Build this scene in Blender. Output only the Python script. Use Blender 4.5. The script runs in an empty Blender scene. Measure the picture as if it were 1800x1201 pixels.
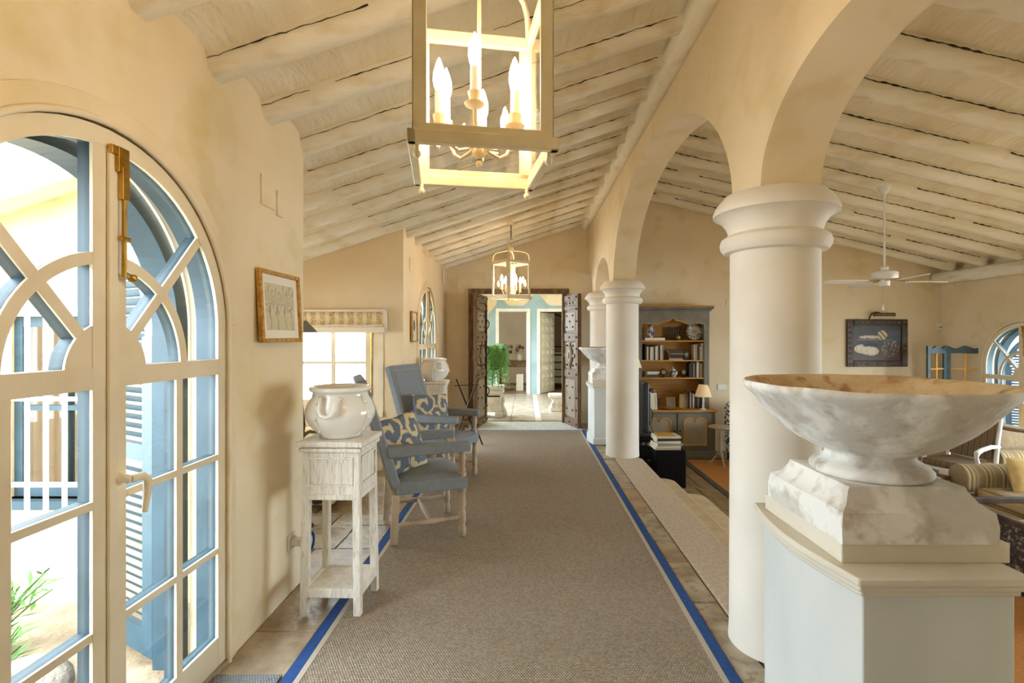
import bpy, bmesh, math, random
from mathutils import Vector, Matrix, noise
random.seed(7)
R = math.radians
PI = math.pi
sc = bpy.context.scene
COL = sc.collection

# ------------------------------------------------------------------ camera
cam_d = bpy.data.cameras.new('camera'); cam = bpy.data.objects.new('camera', cam_d); COL.objects.link(cam)
cam.location = (0, 0, 1.5); cam.rotation_euler = (R(90), 0, 0)
cam_d.sensor_width = 36; cam_d.sensor_fit = 'HORIZONTAL'; cam_d.lens = 18.0
cam_d.shift_x = -25/1800; cam_d.shift_y = -8.5/1800
cam_d.clip_start = 0.05; cam_d.clip_end = 200
sc.camera = cam
# ------------------------------------------------------------------ sky, lights, exposure
w = bpy.data.worlds.new('sky'); sc.world = w; w.use_nodes = True
bgn = w.node_tree.nodes['Background']
bgn.inputs['Color'].default_value = (0.76, 0.905, 1.0, 1); bgn.inputs['Strength'].default_value = 6.0
def area(name, loc, rot, sx, sy, power, color):
    l = bpy.data.lights.new(name, 'AREA'); l.shape = 'RECTANGLE'; l.size = sx; l.size_y = sy
    l.energy = power; l.color = color
    o = bpy.data.objects.new(name, l); COL.objects.link(o); o.location = loc; o.rotation_euler = rot
    return o
def portal(name, loc, rot, sx, sy):      # guides sky light sampling through an opening; gives off no light itself
    o = area(name, loc, rot, sx, sy, 1, (1,1,1)); o.data.cycles.is_portal = True
portal('portal_door_near', (-1.60,1.70,1.1), (0,R(-90),0), 2.2, 1.3)
portal('portal_door_far', (-1.60,7.17,1.1), (0,R(-90),0), 2.2, 1.3)
portal('portal_alcove', (-2.2,6.0,1.2), (R(-90),0,0), 1.1, 1.0)
portal('portal_alcove_side', (-3.52,4.45,1.1), (0,R(-90),0), 1.6, .8)
for k_, (y_, w_) in enumerate(((4.1,3.4),(7.42,1.3))): portal('portal_right_%d' % k_, (7.42,y_,.6), (0,R(90),0), 2.2, w_)
portal('portal_hall', (-1.75,11.25,1.2), (0,R(-90),0), 2.4, 3.5)
sc.view_settings.view_transform = 'Standard'; sc.view_settings.look = 'None'
sc.view_settings.gamma = 1; sc.view_settings.use_curve_mapping = False
sc.view_settings.exposure = 1.58
sc.cycles.use_denoising = True
sc.cycles.use_adaptive_sampling = True; sc.cycles.adaptive_threshold = .02
sc.cycles.max_bounces = 9; sc.cycles.diffuse_bounces = 5; sc.cycles.transparent_max_bounces = 24
sc.cycles.sample_clamp_indirect = 8

# ------------------------------------------------------------------ helpers
def lin(c):
    if isinstance(c, str):
        c = c.lstrip('#'); c = [int(c[i:i+2], 16)/255 for i in (0, 2, 4)]
    return tuple((x/12.92 if x <= .04045 else ((x+.055)/1.055)**2.4) for x in c[:3]) + (1,)
MATS = {}
def mat(name, c1, c2=None, rough=.7, scale=4, detail=4, bump=0, bscale=None, metal=0, stretch=(1,1,1), emit=None, estr=0,
        spec=.5, lo=.35, hi=.65, c3=None, dist=0, coat=0):
    """principled material: noise mottling between c1 and c2 (and a finer second noise to c3), noise bump"""
    m = bpy.data.materials.new(name); m.use_nodes = True; nt = m.node_tree; n = nt.nodes; L = nt.links
    p = n['Principled BSDF']; p.inputs['Roughness'].default_value = rough; p.inputs['Metallic'].default_value = metal
    p.inputs['Specular IOR Level'].default_value = spec
    p.inputs['Coat Weight'].default_value = coat
    p.inputs['Base Color'].default_value = lin(c1)
    tc = n.new('ShaderNodeTexCoord'); mp = n.new('ShaderNodeMapping'); mp.inputs['Scale'].default_value = stretch
    L.new(tc.outputs['Object'], mp.inputs['Vector'])
    if c2 is not None:
        nz = n.new('ShaderNodeTexNoise'); nz.inputs['Scale'].default_value = scale; nz.inputs['Detail'].default_value = detail
        nz.inputs['Distortion'].default_value = dist
        L.new(mp.outputs['Vector'], nz.inputs['Vector'])
        cr = n.new('ShaderNodeValToRGB'); cr.color_ramp.elements[0].position = lo; cr.color_ramp.elements[1].position = hi
        cr.color_ramp.elements[0].color = lin(c1); cr.color_ramp.elements[1].color = lin(c2)
        L.new(nz.outputs['Fac'], cr.inputs['Fac']); out = cr.outputs['Color']
        if c3 is not None:
            nz2 = n.new('ShaderNodeTexNoise'); nz2.inputs['Scale'].default_value = scale*3.1; nz2.inputs['Detail'].default_value = 6
            L.new(mp.outputs['Vector'], nz2.inputs['Vector'])
            cr2 = n.new('ShaderNodeValToRGB'); cr2.color_ramp.elements[0].position = .52; cr2.color_ramp.elements[1].position = .72
            L.new(nz2.outputs['Fac'], cr2.inputs['Fac'])
            mx = n.new('ShaderNodeMix'); mx.data_type = 'RGBA'
            L.new(cr2.outputs['Color'], mx.inputs[0]); L.new(out, mx.inputs[6]); mx.inputs[7].default_value = lin(c3)
            out = mx.outputs[2]
        L.new(out, p.inputs['Base Color'])
    if bump:
        nb = n.new('ShaderNodeTexNoise'); nb.inputs['Scale'].default_value = bscale or scale*6; nb.inputs['Detail'].default_value = 5
        L.new(mp.outputs['Vector'], nb.inputs['Vector'])
        b = n.new('ShaderNodeBump'); b.inputs['Strength'].default_value = bump; b.inputs['Distance'].default_value = .02
        L.new(nb.outputs['Fac'], b.inputs['Height']); L.new(b.outputs['Normal'], p.inputs['Normal'])
    if emit is not None:
        p.inputs['Emission Color'].default_value = lin(emit); p.inputs['Emission Strength'].default_value = estr
    MATS[name] = m
    return m
def glass_mat(name, tint=(1,1,1), refl=.07):
    m = bpy.data.materials.new(name); m.use_nodes = True; n = m.node_tree.nodes; L = m.node_tree.links
    n.remove(n['Principled BSDF'])
    t = n.new('ShaderNodeBsdfTransparent'); t.inputs[0].default_value = (*tint, 1)
    g = n.new('ShaderNodeBsdfGlossy'); g.inputs['Roughness'].default_value = .02
    lw = n.new('ShaderNodeLayerWeight'); lw.inputs[0].default_value = .5
    pw = n.new('ShaderNodeMath'); pw.operation = 'POWER'; pw.inputs[1].default_value = 3.5; L.new(lw.outputs['Facing'], pw.inputs[0])
    ma = n.new('ShaderNodeMath'); ma.operation = 'MULTIPLY_ADD'; ma.inputs[1].default_value = .35; ma.inputs[2].default_value = refl*.35; L.new(pw.outputs[0], ma.inputs[0])
    mx = n.new('ShaderNodeMixShader'); L.new(ma.outputs[0], mx.inputs[0])
    L.new(t.outputs[0], mx.inputs[1]); L.new(g.outputs[0], mx.inputs[2]); L.new(mx.outputs[0], n['Material Output'].inputs[0])
    MATS[name] = m; return m
def vcol_mat(name, rough=.6, bump=0, bscale=60):
    m = mat(name, '#808080', rough=rough, bump=bump, bscale=bscale); n = m.node_tree.nodes
    a = n.new('ShaderNodeAttribute'); a.attribute_name = 'paint'
    m.node_tree.links.new(a.outputs['Color'], n['Principled BSDF'].inputs['Base Color']); return m

class B:
    """collects shapes into one mesh"""
    def __init__(s): s.v = []; s.f = []; s.T = None
    def add(s, vs, fs):
        o = len(s.v)
        if s.T is not None: vs = [tuple(s.T @ Vector(p)) for p in vs]
        s.v += [tuple(p) for p in vs]; s.f += [tuple(i+o for i in f) for f in fs]; return s
    def box(s, x0, y0, z0, x1, y1, z1):
        return s.add([(x0,y0,z0),(x1,y0,z0),(x1,y1,z0),(x0,y1,z0),(x0,y0,z1),(x1,y0,z1),(x1,y1,z1),(x0,y1,z1)],
            [(3,2,1,0),(4,5,6,7),(0,1,5,4),(1,2,6,5),(2,3,7,6),(3,0,4,7)])
    def hexa(s, bot, top):   # two quads
        return s.add(list(bot)+list(top), [(3,2,1,0),(4,5,6,7),(0,1,5,4),(1,2,6,5),(2,3,7,6),(3,0,4,7)])
    def bar(s, p0, p1, w, h=None):   # square bar between two points
        h = h or w; a, b = Vector(p0), Vector(p1); d = (b-a).normalized()
        up = Vector((0,0,1)) if abs(d.z) < .95 else Vector((1,0,0))
        x = d.cross(up).normalized()*(w/2); y = x.cross(d).normalized()*(h/2)
        q = lambda c: [c-x-y, c+x-y, c+x+y, c-x+y]
        return s.hexa(q(a), q(b))
    def tube(s, pts, r, n=8, cap=True):
        pts = [Vector(p) for p in pts]; k = len(pts); rr = r if hasattr(r, '__len__') else [r]*k
        vs = []; prev = None
        for i, p in enumerate(pts):
            d = (pts[min(i+1,k-1)]-pts[max(i-1,0)]).normalized()
            if prev is None: up = Vector((0,0,1)) if abs(d.z) < .9 else Vector((1,0,0)); x = d.cross(up).normalized()
            else: x = (prev - d*prev.dot(d)).normalized()
            prev = x; y = d.cross(x)
            for j in range(n):
                a = 2*PI*j/n; vs.append(p + (x*math.cos(a)+y*math.sin(a))*rr[i])
        fs = [(i*n+j, i*n+(j+1)%n, (i+1)*n+(j+1)%n, (i+1)*n+j) for i in range(k-1) for j in range(n)]
        if cap: fs += [tuple(range(n))[::-1], tuple((k-1)*n+j for j in range(n))]
        return s.add(vs, fs)
    def cyl(s, p0, p1, r0, r1=None, n=12): return s.tube([p0, p1], [r0, r0 if r1 is None else r1], n)
    def lathe(s, prof, n=24, c=(0,0,0), a0=0, caps=True):
        vs = []; k = len(prof)
        for r, z in prof:
            for j in range(n):
                a = a0+2*PI*j/n; vs.append((c[0]+max(r,1e-4)*math.cos(a), c[1]+max(r,1e-4)*math.sin(a), c[2]+z))
        fs = [(i*n+j, i*n+(j+1)%n, (i+1)*n+(j+1)%n, (i+1)*n+j) for i in range(k-1) for j in range(n)]
        if caps: fs += [tuple(range(n))[::-1], tuple((k-1)*n+j for j in range(n))]
        return s.add(vs, fs)
    def ball(s, c, r, n=12, m=8, sc_=(1,1,1)):
        prof = [(math.sin(PI*i/m)*r, -math.cos(PI*i/m)*r) for i in range(m+1)]
        vs = []
        for q, z in prof:
            for j in range(n):
                a = 2*PI*j/n; vs.append((c[0]+max(q,1e-4)*math.cos(a)*sc_[0], c[1]+max(q,1e-4)*math.sin(a)*sc_[1], c[2]+z*sc_[2]))
        fs = [(i*n+j, i*n+(j+1)%n, (i+1)*n+(j+1)%n, (i+1)*n+j) for i in range(m) for j in range(n)]
        return s.add(vs, fs)
    def prism(s, poly, d0, d1, plane='xz'):
        if plane == 'xz': f = lambda p, d: (p[0], d, p[1])
        elif plane == 'yz': f = lambda p, d: (d, p[0], p[1])
        else: f = lambda p, d: (p[0], p[1], d)
        k = len(poly)
        return s.add([f(p, d0) for p in poly]+[f(p, d1) for p in poly],
            [tuple(range(k)), tuple(range(2*k-1, k-1, -1))]+[(i, (i+1)%k, k+(i+1)%k, k+i) for i in range(k)])
    def prisms(s, polys, d0, d1):      # overlapping members of a frame, each a hair proud of the last
        for i, q in enumerate(polys): s.prism(q, d0+.0006*i, d1-.0006*i)
        return s
    def sheet(s, fn, nu, nv):   # grid surface fn(u,v)->xyz
        vs = [fn(i/nu, j/nv) for j in range(nv+1) for i in range(nu+1)]
        return s.add(vs, [(j*(nu+1)+i, j*(nu+1)+i+1, (j+1)*(nu+1)+i+1, (j+1)*(nu+1)+i) for j in range(nv) for i in range(nu)])
    def build(s, name, m, parent=None, smooth=False, bevel=0, loc=None, rot=None, seg=2, solid=0):
        me = bpy.data.meshes.new(name); me.from_pydata(s.v, [], s.f)
        bm = bmesh.new(); bm.from_mesh(me); bmesh.ops.recalc_face_normals(bm, faces=bm.faces); bm.to_mesh(me); bm.free()
        if smooth:
            me.shade_smooth(); me.set_sharp_from_angle(angle=R(38 if smooth is True else smooth))
        me.materials.append(MATS[m] if isinstance(m, str) else m)
        o = bpy.data.objects.new(name, me); COL.objects.link(o)
        if parent: o.parent = parent
        if loc: o.location = loc
        if rot: o.rotation_euler = rot
        if solid:
            md = o.modifiers.new('thick', 'SOLIDIFY'); md.thickness = solid
        if bevel:
            md = o.modifiers.new('bevel', 'BEVEL'); md.width = bevel; md.segments = seg; md.limit_method = 'ANGLE'
        return o
def band(c, r0, r1, a0, a1, n=16):      # arc band polygon
    pts = [(c[0]+r1*math.cos(R(a0+(a1-a0)*i/n)), c[1]+r1*math.sin(R(a0+(a1-a0)*i/n))) for i in range(n+1)]
    pts += [(c[0]+r0*math.cos(R(a1+(a0-a1)*i/n)), c[1]+r0*math.sin(R(a1+(a0-a1)*i/n))) for i in range(n+1)]
    return pts
def rect(x0, z0, x1, z1): return [(x0,z0),(x1,z0),(x1,z1),(x0,z1)]
def arc(cx, cz, rx, rz, a0, a1, n=20):
    return [(cx+rx*math.cos(R(a0+(a1-a0)*i/n)), cz+rz*math.sin(R(a0+(a1-a0)*i/n))) for i in range(n+1)]
def tag(o, label, cat, group=None):
    o['label'] = label; o['category'] = cat
    if group: o['group'] = group
    return o
def thing(name, label, cat, loc=(0,0,0), rz=0, group=None):
    o = bpy.data.objects.new(name, None); COL.objects.link(o); o.location = loc; o.rotation_euler = (0,0,rz)
    o.empty_display_size = .1
    return tag(o, label, cat, group)
def struct(o, label=None):
    o['kind'] = 'structure'
    if label: o['label'] = label
    return o
def sempty(name, label=None, loc=(0,0,0), rz=0):
    o = bpy.data.objects.new(name, None); COL.objects.link(o); o.location = loc; o.rotation_euler = (0,0,rz); o.empty_display_size = .1
    return struct(o, label)
def cp(src, parent=None, loc=None, rot=None):      # one-object copy sharing mesh
    c = src.copy(); COL.objects.link(c)
    if parent is not None: c.parent = parent
    if loc is not None: c.location = loc
    if rot is not None: c.rotation_euler = rot
    return c
def dup(root, loc=None, rz=None, label=None, scale=None):      # thing + parts + sub-parts
    r = cp(root, None, loc, None if rz is None else (0,0,rz))
    if label: r['label'] = label
    if scale: r.scale = scale
    for ch in list(root.children):
        c = cp(ch, r)
        for g in list(ch.children): cp(g, c)
    return r
def rough(o, amp, sc_=6, seed=0):        # shallow unevenness of hand-worked surfaces
    for v in o.data.vertices:
        n3 = noise.noise_vector(v.co*sc_+Vector((seed,seed*2,seed*3))); v.co += n3*amp
    return o
def paint(o, fn):                        # flat print: colour per corner, fn(co)->hex/rgb
    me = o.data; ca = me.color_attributes.new('paint', 'FLOAT_COLOR', 'POINT')
    for i, v in enumerate(me.vertices): ca.data[i].color = lin(fn(v.co))
    return o

# ------------------------------------------------------------------ materials
mat('plaster', '#e0cba4', '#ecdcbf', rough=.85, scale=1.1, detail=5, bump=.12, bscale=14, lo=.3, hi=.7, c3='#dbc796')
mat('plaster_pale', '#e6cda6', '#efdcbc', rough=.85, scale=1.3, bump=.1, bscale=12)
mat('plaster_blue', '#93aeb4', '#a6bfc4', rough=.85, scale=2)
mat('ceiling_white', '#e2d3b4', '#ece3cd', rough=.85, scale=2.2, bump=.8, bscale=11, stretch=(2.2,.8,1))
mat('rafter_white', '#e6dcc4', '#f1eadb', rough=.8, scale=3, bump=.6, bscale=16, stretch=(.35,1,1), c3='#d8c7a2')
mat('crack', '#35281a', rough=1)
mat('column_white', '#e0d8cb', '#eae3d8', rough=.75, scale=2, bump=.08, bscale=10)
mat('flagstone', '#8d7a63', '#b7a58b', rough=.42, scale=5, bump=.5, bscale=16, c3='#a08a6c')
mat('flagstone_grey', '#94866f', '#bdb09a', rough=.38, scale=6, bump=.5, bscale=18, c3='#7f705b')
mat('flagstone_tan', '#9c8360', '#b39b78', rough=.45, scale=6, bump=.5, bscale=18, c3='#85704f')
mat('grout', '#6f6049', '#8b7a60', rough=.9, scale=12, bump=.4)
mat('threshold_stone', '#b9aa95', '#cdc0ae', rough=.6, scale=40, detail=3, bump=.06)
mat('step_stone', '#c4b294', '#d6c7ab', rough=.6, scale=8, bump=.1)
mat('terracotta', '#8b7454', '#a38b68', rough=.5, scale=4, bump=.2, c3='#84694a')
mat('tile_grey', '#a5998a', '#c2b9ac', rough=.35, scale=5, bump=.1)
mat('paint_cream', '#e4d3b2', '#ecdfc4', rough=.5, scale=5, bump=.05)
mat('paint_blue', '#213842', '#2b4550', rough=.5, scale=6)
mat('brass', '#b08a3c', '#c9a455', rough=.3, metal=1, scale=20)
mat('gold_leaf', '#a9782f', '#d3a556', rough=.4, metal=.7, scale=40, bump=.3)
mat('porcelain', '#e9e4da', '#efebe3', rough=.12, scale=3, coat=.4)
mat('whitewash', '#e9e3d8', '#d9cebd', rough=.7, scale=9, detail=8, bump=.3, stretch=(4,4,.5), lo=.42, hi=.7, c3='#bdb0a2')
mat('velvet_blue', '#7f848b', '#868b91', rough=.9, scale=30, bump=.06, bscale=220)
mat('wood_grey', '#a6937a', '#c0ae95', rough=.6, scale=12, stretch=(1,1,.3), bump=.1)
mat('trim_tan', '#a39789', rough=.6)
mat('iron', '#2a211b', '#3b3028', rough=.55, metal=.6, scale=30)
mat('old_wood', '#5d4127', '#8a6a47', rough=.6, scale=10, detail=8, stretch=(3,3,.5), bump=.3, c3='#4a3320')
mat('old_wood_pale', '#82705a', '#a3917a', rough=.6, scale=10, detail=8, stretch=(3,3,.5), bump=.3, c3='#6a563f')
mat('dark_wood', '#2a1c12', '#4a3220', rough=.4, scale=10, stretch=(1,1,.3))
mat('urn_stone', '#e6e4df', '#cac5bd', rough=.9, scale=5, detail=8, bump=.35, bscale=22, lo=.46, hi=.54, c3='#b3a99a')
mat('urn_inside', '#c2a67c', '#d8c4a0', rough=.9, scale=6, bump=.3, c3='#9c7446')
mat('pedestal_paint', '#c9ccca', '#d6d7d3', rough=.55, scale=3, detail=6, bump=.05, stretch=(1,1,.4))
mat('pedestal_tan', '#cfc6b4', '#dad2c2', rough=.6, scale=3, stretch=(1,1,3))
mat('rug_blue', '#1b4380', '#214d8e', rough=.9, scale=60, bump=.2, bscale=300)
mat('rug_grey', '#b5ab9b', rough=.95)
mat('black', '#0b0908', rough=.85, spec=.2)
mat('plastic_black', '#23252a', '#2b2d33', rough=.4, scale=8)
mat('white_plastic', '#e9e4d8', rough=.4)
mat('lantern_cream', '#dcc79e', '#e6d5b2', rough=.45, scale=12)
mat('candle', '#efe6d2', rough=.5)
mat('bulb', '#fff1cf', rough=.3, emit='#ffe6c4', estr=46)
mat('paper', '#e7dfcb', rough=.9)
mat('cabinet_grey', '#6d675a', '#7f796b', rough=.6, scale=5, bump=.1)
mat('cabinet_tan', '#9a8d77', '#a79a84', rough=.6, scale=5)
mat('ochre', '#c08a35', '#cf9b48', rough=.6, scale=8)
mat('ochre_dark', '#96662a', '#aa7a36', rough=.7, scale=6, stretch=(.3,1,6))
mat('shade', '#e8cfa0', rough=.9, emit='#ffcf8a', estr=.06)
mat('rug_orange', '#b9782f', '#c98a42', rough=.95, scale=80, bump=.4, bscale=250)
mat('rug_dark', '#4d4a42', rough=.95)
mat('rug_pale', '#c9d2d2', '#dfe3df', rough=.95, scale=9, bump=.2, bscale=200, c3='#b7bfb8', dist=1.5)
mat('fern', '#4c8a3a', '#7ab05c', rough=.55, scale=14)
mat('grass', '#3f6a26', '#5f8a3c', rough=.6, scale=14)
mat('marble_white', '#f0eeea', '#e2ded6', rough=.5, scale=8, bump=.2)
mat('fabric_yellow', '#c6a566', '#d2b478', rough=.9, scale=20, bump=.1, bscale=200)
mat('fabric_brown', '#8c7658', '#9a8466', rough=.9, scale=20)
mat('courtyard_wall', '#cfae80', '#dcc29a', rough=.9, scale=2, bump=.2, c3='#c09a68')
mat('courtyard_ground', '#7d6c56', '#9c8b72', rough=.9, scale=6, bump=.5)
mat('rock', '#75695a', '#94887a', rough=.9, scale=7, bump=.6)
mat('grille_white', '#f2f0ea', rough=.5)
mat('fan_white', '#ebe8e0', rough=.4)
mat('room_beige', '#c9b8a0', '#d4c5ae', rough=.9, scale=2)
mat('panel_white', '#dcd8ce', '#e6e3da', rough=.6, scale=6)
mat('blind_frame', '#eadcc6', rough=.9)
mat('mirror', '#d8dcd8', rough=.03, metal=1)
mat('teal_paint', '#36494e', '#45595e', rough=.5, scale=8)
mat('dried', '#b98335', '#e0c48a', rough=.9, scale=18)
mat('dried_grey', '#8d8273', '#b7aa96', rough=.9, scale=18)
glass_mat('glass')
vcol_mat('printed', .55); vcol_mat('canvas', .35, .15, 120); vcol_mat('glaze', .2)

def wave_fabric(name, cA, cB, scale, dist, cC=None, rough_=.9, thr=.5, wtype='RINGS'):
    m = mat(name, cA, rough=rough_, bump=.08, bscale=180); n = m.node_tree.nodes; L = m.node_tree.links
    tc = n.new('ShaderNodeTexCoord'); wv = n.new('ShaderNodeTexWave'); wv.wave_type = wtype
    wv.inputs['Scale'].default_value = scale; wv.inputs['Distortion'].default_value = dist
    wv.inputs['Detail'].default_value = 2; wv.inputs['Detail Scale'].default_value = 1.6
    L.new(tc.outputs['Object'], wv.inputs['Vector'])
    cr = n.new('ShaderNodeValToRGB'); e = cr.color_ramp.elements
    e[0].position = thr-.04; e[1].position = thr+.04; e[0].color = lin(cA); e[1].color = lin(cB)
    if cC: x = cr.color_ramp.elements.new(min(.95, thr+.28)); x.color = lin(cC)
    L.new(wv.outputs['Fac'], cr.inputs['Fac']); L.new(cr.outputs['Color'], n['Principled BSDF'].inputs['Base Color'])
    return m
vcol_mat('cushion_damask', .9, .1, 160)
wave_fabric('floral_fabric', '#e2d6bd', '#5c6672', 4.0, 12, '#3e4148', thr=.6)
wave_fabric('alcove_floral', '#d8b678', '#c9a768', 3, 10, '#2f2a26', thr=.55)

def stripes(name, cols, axis, period, rough_=.9):
    m = mat(name, cols[0], rough=rough_, bump=.06, bscale=200); n = m.node_tree.nodes; L = m.node_tree.links
    tc = n.new('ShaderNodeTexCoord'); sp = n.new('ShaderNodeSeparateXYZ'); L.new(tc.outputs['Object'], sp.inputs[0])
    mu = n.new('ShaderNodeMath'); mu.operation = 'MULTIPLY'; mu.inputs[1].default_value = 1/period; L.new(sp.outputs[axis], mu.inputs[0])
    fr = n.new('ShaderNodeMath'); fr.operation = 'FRACT'; L.new(mu.outputs[0], fr.inputs[0])
    cr = n.new('ShaderNodeValToRGB'); cr.color_ramp.interpolation = 'CONSTANT'; e = cr.color_ramp.elements
    e[0].color = lin(cols[0]); e[0].position = 0; e[1].position = 1/len(cols); e[1].color = lin(cols[1])
    for i in range(2, len(cols)): x = e.new(i/len(cols)); x.color = lin(cols[i])
    L.new(fr.outputs[0], cr.inputs['Fac']); L.new(cr.outputs['Color'], n['Principled BSDF'].inputs['Base Color']); return m
stripes('sofa_stripe', ['#8d7857','#8d7857','#8d7857','#b69c6c','#77664b','#b69c6c','#8d7857','#a58c62'], 0, .17)

def sisal_mat(name, c1, c2, c3, px, py):
    m = bpy.data.materials.new(name); m.use_nodes = True; n = m.node_tree.nodes; L = m.node_tree.links
    p = n['Principled BSDF']; p.inputs['Roughness'].default_value = .95; p.inputs['Specular IOR Level'].default_value = .15
    tc = n.new('ShaderNodeTexCoord'); sp = n.new('ShaderNodeSeparateXYZ'); L.new(tc.outputs['Object'], sp.inputs[0])
    def mth(op, a, b=None):
        x = n.new('ShaderNodeMath'); x.operation = op
        for i, q in enumerate((a, b)):
            if q is None: continue
            if isinstance(q, (int, float)): x.inputs[i].default_value = q
            else: L.new(q, x.inputs[i])
        return x.outputs[0]
    # chunky boucle weave: rows along Y, every other row shifted by half a knot
    ry = mth('DIVIDE', sp.outputs[1], py); row = mth('FLOOR', ry); sh = mth('MULTIPLY', mth('MODULO', row, 2), .5)
    cx = mth('ADD', mth('DIVIDE', sp.outputs[0], px), sh)
    sx = mth('ABSOLUTE', mth('SINE', mth('MULTIPLY', cx, PI))); sy = mth('ABSOLUTE', mth('SINE', mth('MULTIPLY', ry, PI)))
    h = mth('POWER', mth('MULTIPLY', sx, sy), .5)
    wn = n.new('ShaderNodeTexWhiteNoise'); wn.noise_dimensions = '2D'; cb = n.new('ShaderNodeCombineXYZ')
    L.new(mth('FLOOR', cx), cb.inputs[0]); L.new(row, cb.inputs[1]); L.new(cb.outputs[0], wn.inputs['Vector'])
    nz = n.new('ShaderNodeTexNoise'); nz.inputs['Scale'].default_value = 3; nz.inputs['Detail'].default_value = 6; L.new(tc.outputs['Object'], nz.inputs['Vector'])
    mx = n.new('ShaderNodeMix'); mx.data_type = 'RGBA'; L.new(wn.outputs['Value'], mx.inputs[0]); mx.inputs[6].default_value = lin(c1); mx.inputs[7].default_value = lin(c2)
    m2 = n.new('ShaderNodeMix'); m2.data_type = 'RGBA'; L.new(h, m2.inputs[0]); m2.inputs[6].default_value = lin(c3); L.new(mx.outputs[2], m2.inputs[7])
    L.new(m2.outputs[2], p.inputs['Base Color'])
    b = n.new('ShaderNodeBump'); b.inputs['Strength'].default_value = .8; b.inputs['Distance'].default_value = .006; L.new(h, b.inputs['Height'])
    L.new(b.outputs['Normal'], p.inputs['Normal']); MATS[name] = m; return m
sisal_mat('sisal', '#ad9c88', '#c8baa7', '#69584a', .0125, .0105)
sisal_mat('mat_grey', '#8f9192', '#a3a5a4', '#5f6163', .012, .010)

# ================================================================== THE SETTING
XL, XR = -1.38, .93            # left wall face, right rug edge
YB = 8.9                       # back wall
SL = .326                      # roof slope of the corridor
def roofz(x): return 2.64 + SL*(x+1.38)
def roofz2(x): return 3.93 - .235*(x-1.36)
ZL = -.48                      # living room floor

# ---- floors
b = B(); b.box(-1.56,-1.2,-.6, 1.41,YB+.25,-.012); b.box(-3.48,3.03,-.3,-1.56,5.93,-.012)
floor = struct(b.build('floor', 'grout'), 'stone flagged corridor floor beside the sisal rug')
stone_mats = ['flagstone','flagstone_grey','flagstone_tan']
def lay(parent, x0, y0, x1, y1, sx, sy, zt, zb, mats, name='flagstone', jit=.03, gap=.008, var=.35, amp=.002):
    y = y0; row = 0
    while y < y1-1e-3:
        h = sy*(1+random.uniform(-var,var)); h = min(h, y1-y)
        if y1-y-h < sy*.4: h = y1-y
        x = x0
        while x < x1-1e-3:
            ww = sx*(1+random.uniform(-var,var)); ww = min(ww, x1-x)
            if x1-x-ww < sx*.4: ww = x1-x
            j = lambda: random.uniform(-jit, jit)
            def ins(px, py, ex, ey): return (min(max(px+(j() if not ex else 0),x0),x1), min(max(py+(j() if not ey else 0),y0),y1))
            g = gap/2
            q = [(x+g,y+g),(x+ww-g,y+g),(x+ww-g,y+h-g),(x+g,y+h-g)]
            pts = []
            for k in range(4):
                a, c = q[k], q[(k+1)%4]
                pts.append(a); pts.append(((a[0]+c[0])/2+random.uniform(-1,1)*jit*.25, (a[1]+c[1])/2+random.uniform(-1,1)*jit*.25))
            pts = [(min(max(p[0],x0+.002),x1-.002), min(max(p[1],y0+.002),y1-.002)) for p in pts]
            bb = B(); z = zt+random.uniform(-amp, amp)
            bb.prism(pts, zb, z, 'xy')
            bb.build(name, random.choice(mats), parent, bevel=.004, seg=1)
            x += ww
        y += h; row += 1
lay(floor, XL, -.2, -1.065, 3.17, .33, .42, 0, -.02, stone_mats)
lay(floor, -3.3, 3.18, -1.065, 5.75, .5, .36, 0, -.02, stone_mats)
lay(floor, XL, 5.76, -1.065, 8.15, .33, .45, 0, -.02, stone_mats)
lay(floor, .935, .6, 1.085, 8.15, .16, .38, 0, -.02, stone_mats)
lay(floor, 1.09, .6, 1.41, 2.68, .33, .4, 0, -.02, stone_mats)
lay(floor, 1.09, 6.31, 1.41, 8.15, .33, .4, 0, -.02, stone_mats)
lay(floor, XL, 8.155, 1.41, YB, .5, .38, 0, -.02, stone_mats)
b = B(); b.box(1.09,2.69,-.02, 1.425,6.3,.004)
o = b.build('step', 'threshold_stone', bevel=.012); struct(o, 'pale worn stone threshold slab between the two white columns')
def step(y1, x0, x1, z0, z1, lab):
    r = .16; pts = [(x0,2.5),(x1,2.5)]+[(x1-r+r*math.cos(R(a)), y1-r+r*math.sin(R(a))) for a in range(0,91,10)]+[(x0,y1)]
    struct(B().prism(pts, z0, z1, 'xy').build('step', 'step_stone', bevel=.02, seg=3), lab)
step(6.02, 1.41, 1.72, -.55, -.16, 'upper rounded stone step down into the living room')
step(5.95, 1.72, 2.05, -.55, -.32, 'lower rounded stone step down into the living room')
b = B(); b.box(1.41,-1.2,-.62, 7.4,YB+.25,ZL-.012)
fl2 = struct(b.build('floor_living', 'grout'), 'lower tiled living room floor beyond the steps')
lay(fl2, 1.42, 5.4, 3.2, 8.9, .42, .42, ZL, ZL-.02, ['terracotta'], 'floor_tile', .01, .01, .1)
b = B(); b.box(3.2,-1.2,ZL-.02,7.2,YB,ZL); b.box(1.42,-1.2,ZL-.02,3.2,5.4,ZL); b.build('floor_tile','terracotta',fl2)

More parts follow.
